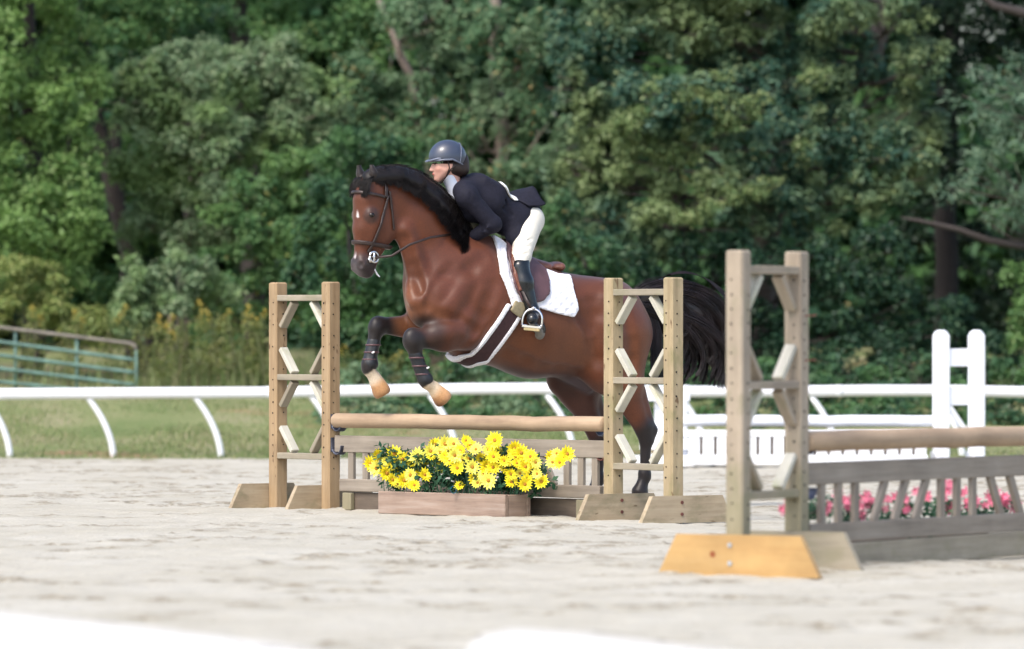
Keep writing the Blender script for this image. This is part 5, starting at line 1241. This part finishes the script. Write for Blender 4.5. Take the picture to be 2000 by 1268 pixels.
mobj('jacket_tail', tow(np.concatenate([V, Vb])), np.concatenate([Fc, Fc[:, ::-1] + nq, rimf]), M['navy'], jk, None, True)
# number card lying across the back
def P2b(pts): return [(lambda q: (q[0], q[2]))(H(*p)) for p in pts]
Sj, Zj = np.meshgrid(fj.ax[0], fj.ax[2], indexing='ij')
cardp = P2b([(960, 355, .0), (966, 361, .05), (980, 378, .07), (997, 393, .07), (1003, 392, .05), (1001, 380, .0), (985, 362, .0)])
fmesh('number_card', fj, np.maximum(np.abs(fj.F - .006) - .0055, polysdf(Sj, Zj, cardp)[:, None, :]).astype(np.float32), M['paper'], rider, 1)
# breeches
fbr = Field([-.4, -.45, 1.4], [.4, .45, 2.2], .0075)
fbr.cone(H(1012, 424), H(1026, 428), .095, .112, 1.3, .05)
for sg in (-1, 1):
    fbr.cone(H(1032, 432, sg * .09), H(1018, 500, sg * .25), .104, .066, 1, .05); fbr.cone(H(1018, 500, sg * .25), H(1015, 522, sg * .29), .064, .054, 1, .03)
    for k in range(3): c = H(1030 - 5 * k, 470 + 14 * k, sg * (.26 + .03 * k)); fbr.cone(c, c + np.array([-.06, 0, .02]), .005, .004, 1, .012, True)
fmesh('breeches', fbr, None, M['breech'], rider, 2)
# tall boots
for sg in (-1, 1):
    lo_ = np.minimum(H(1012, 505, sg * .29), H(1060, 665, sg * .36)) - .16; hi_ = np.maximum(H(1012, 505, sg * .29), H(1060, 665, sg * .36)) + .16
    fb2 = Field(lo_, hi_, .0065)
    fb2.cone(H(1015, 522, sg * .295), H(1024, 552, sg * .32), .058, .061, 1, .02); fb2.cone(H(1024, 552, sg * .32), H(1041, 612, sg * .36), .061, .043, 1, .03)
    fb2.cone(H(1026, 512, sg * .295), H(1022, 530, sg * .3), .03, .04, 1, .03)
    fo = H(1040, 608, sg * .345); toe = H(1040, 624, sg * .44); heel = H(1055, 646, sg * .36)
    fb2.cone(fo, heel, .042, .036, 1, .03); fb2.cone(heel + [.01, 0, .02], toe, .038, .034, 1, .03); fb2.cone(fo + [.01, sg * .03, -.02], toe, .042, .034, 1, .03)
    bt = fmesh('tall_boot', fb2, None, M['boot'], rider, 2)
    fs2 = Field(heel - .12, heel + .24 * np.array([1, 1, .6]), .0065) if sg > 0 else Field(heel - np.array([.12, .24, .12]), heel + np.array([.24, .12, .14]), .0065)
    fs2.cone(heel + [0, 0, -.018], heel + [.004, 0, -.03], .034, .032, 1, .01); fs2.cone(heel + [.02, sg * .02, -.002], toe - [0, 0, .022], .03, .027, 1.0, .01)
    fmesh('boot_sole', fs2, None, M['boot_sole'], bt, 1)
# shirt collar
fc_ = Field(H(885, 365) - .16, H(885, 365) + .16, .005); fc_.cone(rh(-.015, 0, -.09), H(892, 372), .052, .056, 1.0, .02); fc_.cone(H(884, 368), H(888, 384), .03, .035, 1.1, .03)
fmesh('shirt_collar', fc_, None, M['shirt'], rider, 2)
# helmet
fhm = Field(RH - np.array([.2, .17, .16]), RH + np.array([.22, .17, .2]), .005)
fhm.ell(rh(-.014, 0, .042), (.130, .108, .120), RM, .01)
HD = [g_.astype(np.float32) for g_ in np.meshgrid(*fhm.ax, indexing='ij', sparse=True)]
def comp(c): return (HD[0] - RH[0]) * RM[c][0] + (HD[1] - RH[1]) * RM[c][1] + (HD[2] - RH[2]) * RM[c][2]
n_, l_, u_ = comp(0), comp(1), comp(2)
cut = (.018 - .32 * np.clip(-(n_ + .02), 0, .1) * 1.6) - u_                        # rim: lower at the back
inner = np.sqrt(((n_ + .012) / .108) ** 2 + (l_ / .086) ** 2 + ((u_ - .035) / .098) ** 2) - 1
F1_ = np.maximum(fhm.F, cut); F1_ = np.maximum(F1_, -inner * .09)
hel = fmesh('helmet', fhm, F1_.astype(np.float32), M['helmet'], rider, 1)
rad = np.sqrt(((n_ + .0) / 1.25) ** 2 + (l_ / .92) ** 2); pk = np.maximum(np.abs(u_ - .038 + .25 * np.clip(n_ - .08, 0, 1)) - .006, rad - .115); pk = np.maximum(pk, .055 - n_)
fmesh('peak', fhm, pk.astype(np.float32), M['helmet_trim'], hel, 1)
band_ = np.maximum(np.abs(fhm.F - .002) - .005, np.abs(cut + .008) - .007)
fmesh('rim', fhm, band_.astype(np.float32), M['helmet_trim'], hel, 1)
band_ = np.maximum(np.abs(fhm.F - .002) - .004, np.maximum(np.abs(n_ + .085 + .2 * (u_ - .05)) - .004, cut))
fmesh('shell_seam', fhm, band_.astype(np.float32), M['helmet_trim'], hel, 1)
# hair under the helmet and chin strap
fhr = Field(RH - np.array([.22, .16, .18]), RH + np.array([.14, .16, .12]), .006)
fhr.ell(rh(-.055, 0, -.02), (.082, .082, .075), RM, .02); fhr.ell(rh(-.125, 0, .0), (.035, .06, .075), RM, .03); fhr.ell(rh(-.10, 0, -.055), (.045, .055, .035), RM, .03)
fmesh('hair', fhr, None, M['ownhair'], rider, 2)
for sg in (-1, 1):
    mb = MB(); mb.tube([hw(rh(.012, sg * .09, .03)), hw(rh(.0, sg * .083, -.03)), hw(rh(.02, sg * .064, -.085)), hw(rh(.045, sg * .02, -.125)), hw(rh(.045, 0, -.128))], .0075, 8, flat=.6); mb.tube([hw(rh(-.05, sg * .088, .0)), hw(rh(-.01, sg * .082, -.04)), hw(rh(.02, sg * .064, -.085))], .006, 8); mb.build('chin_strap', M['leather_dark'], hel, True)
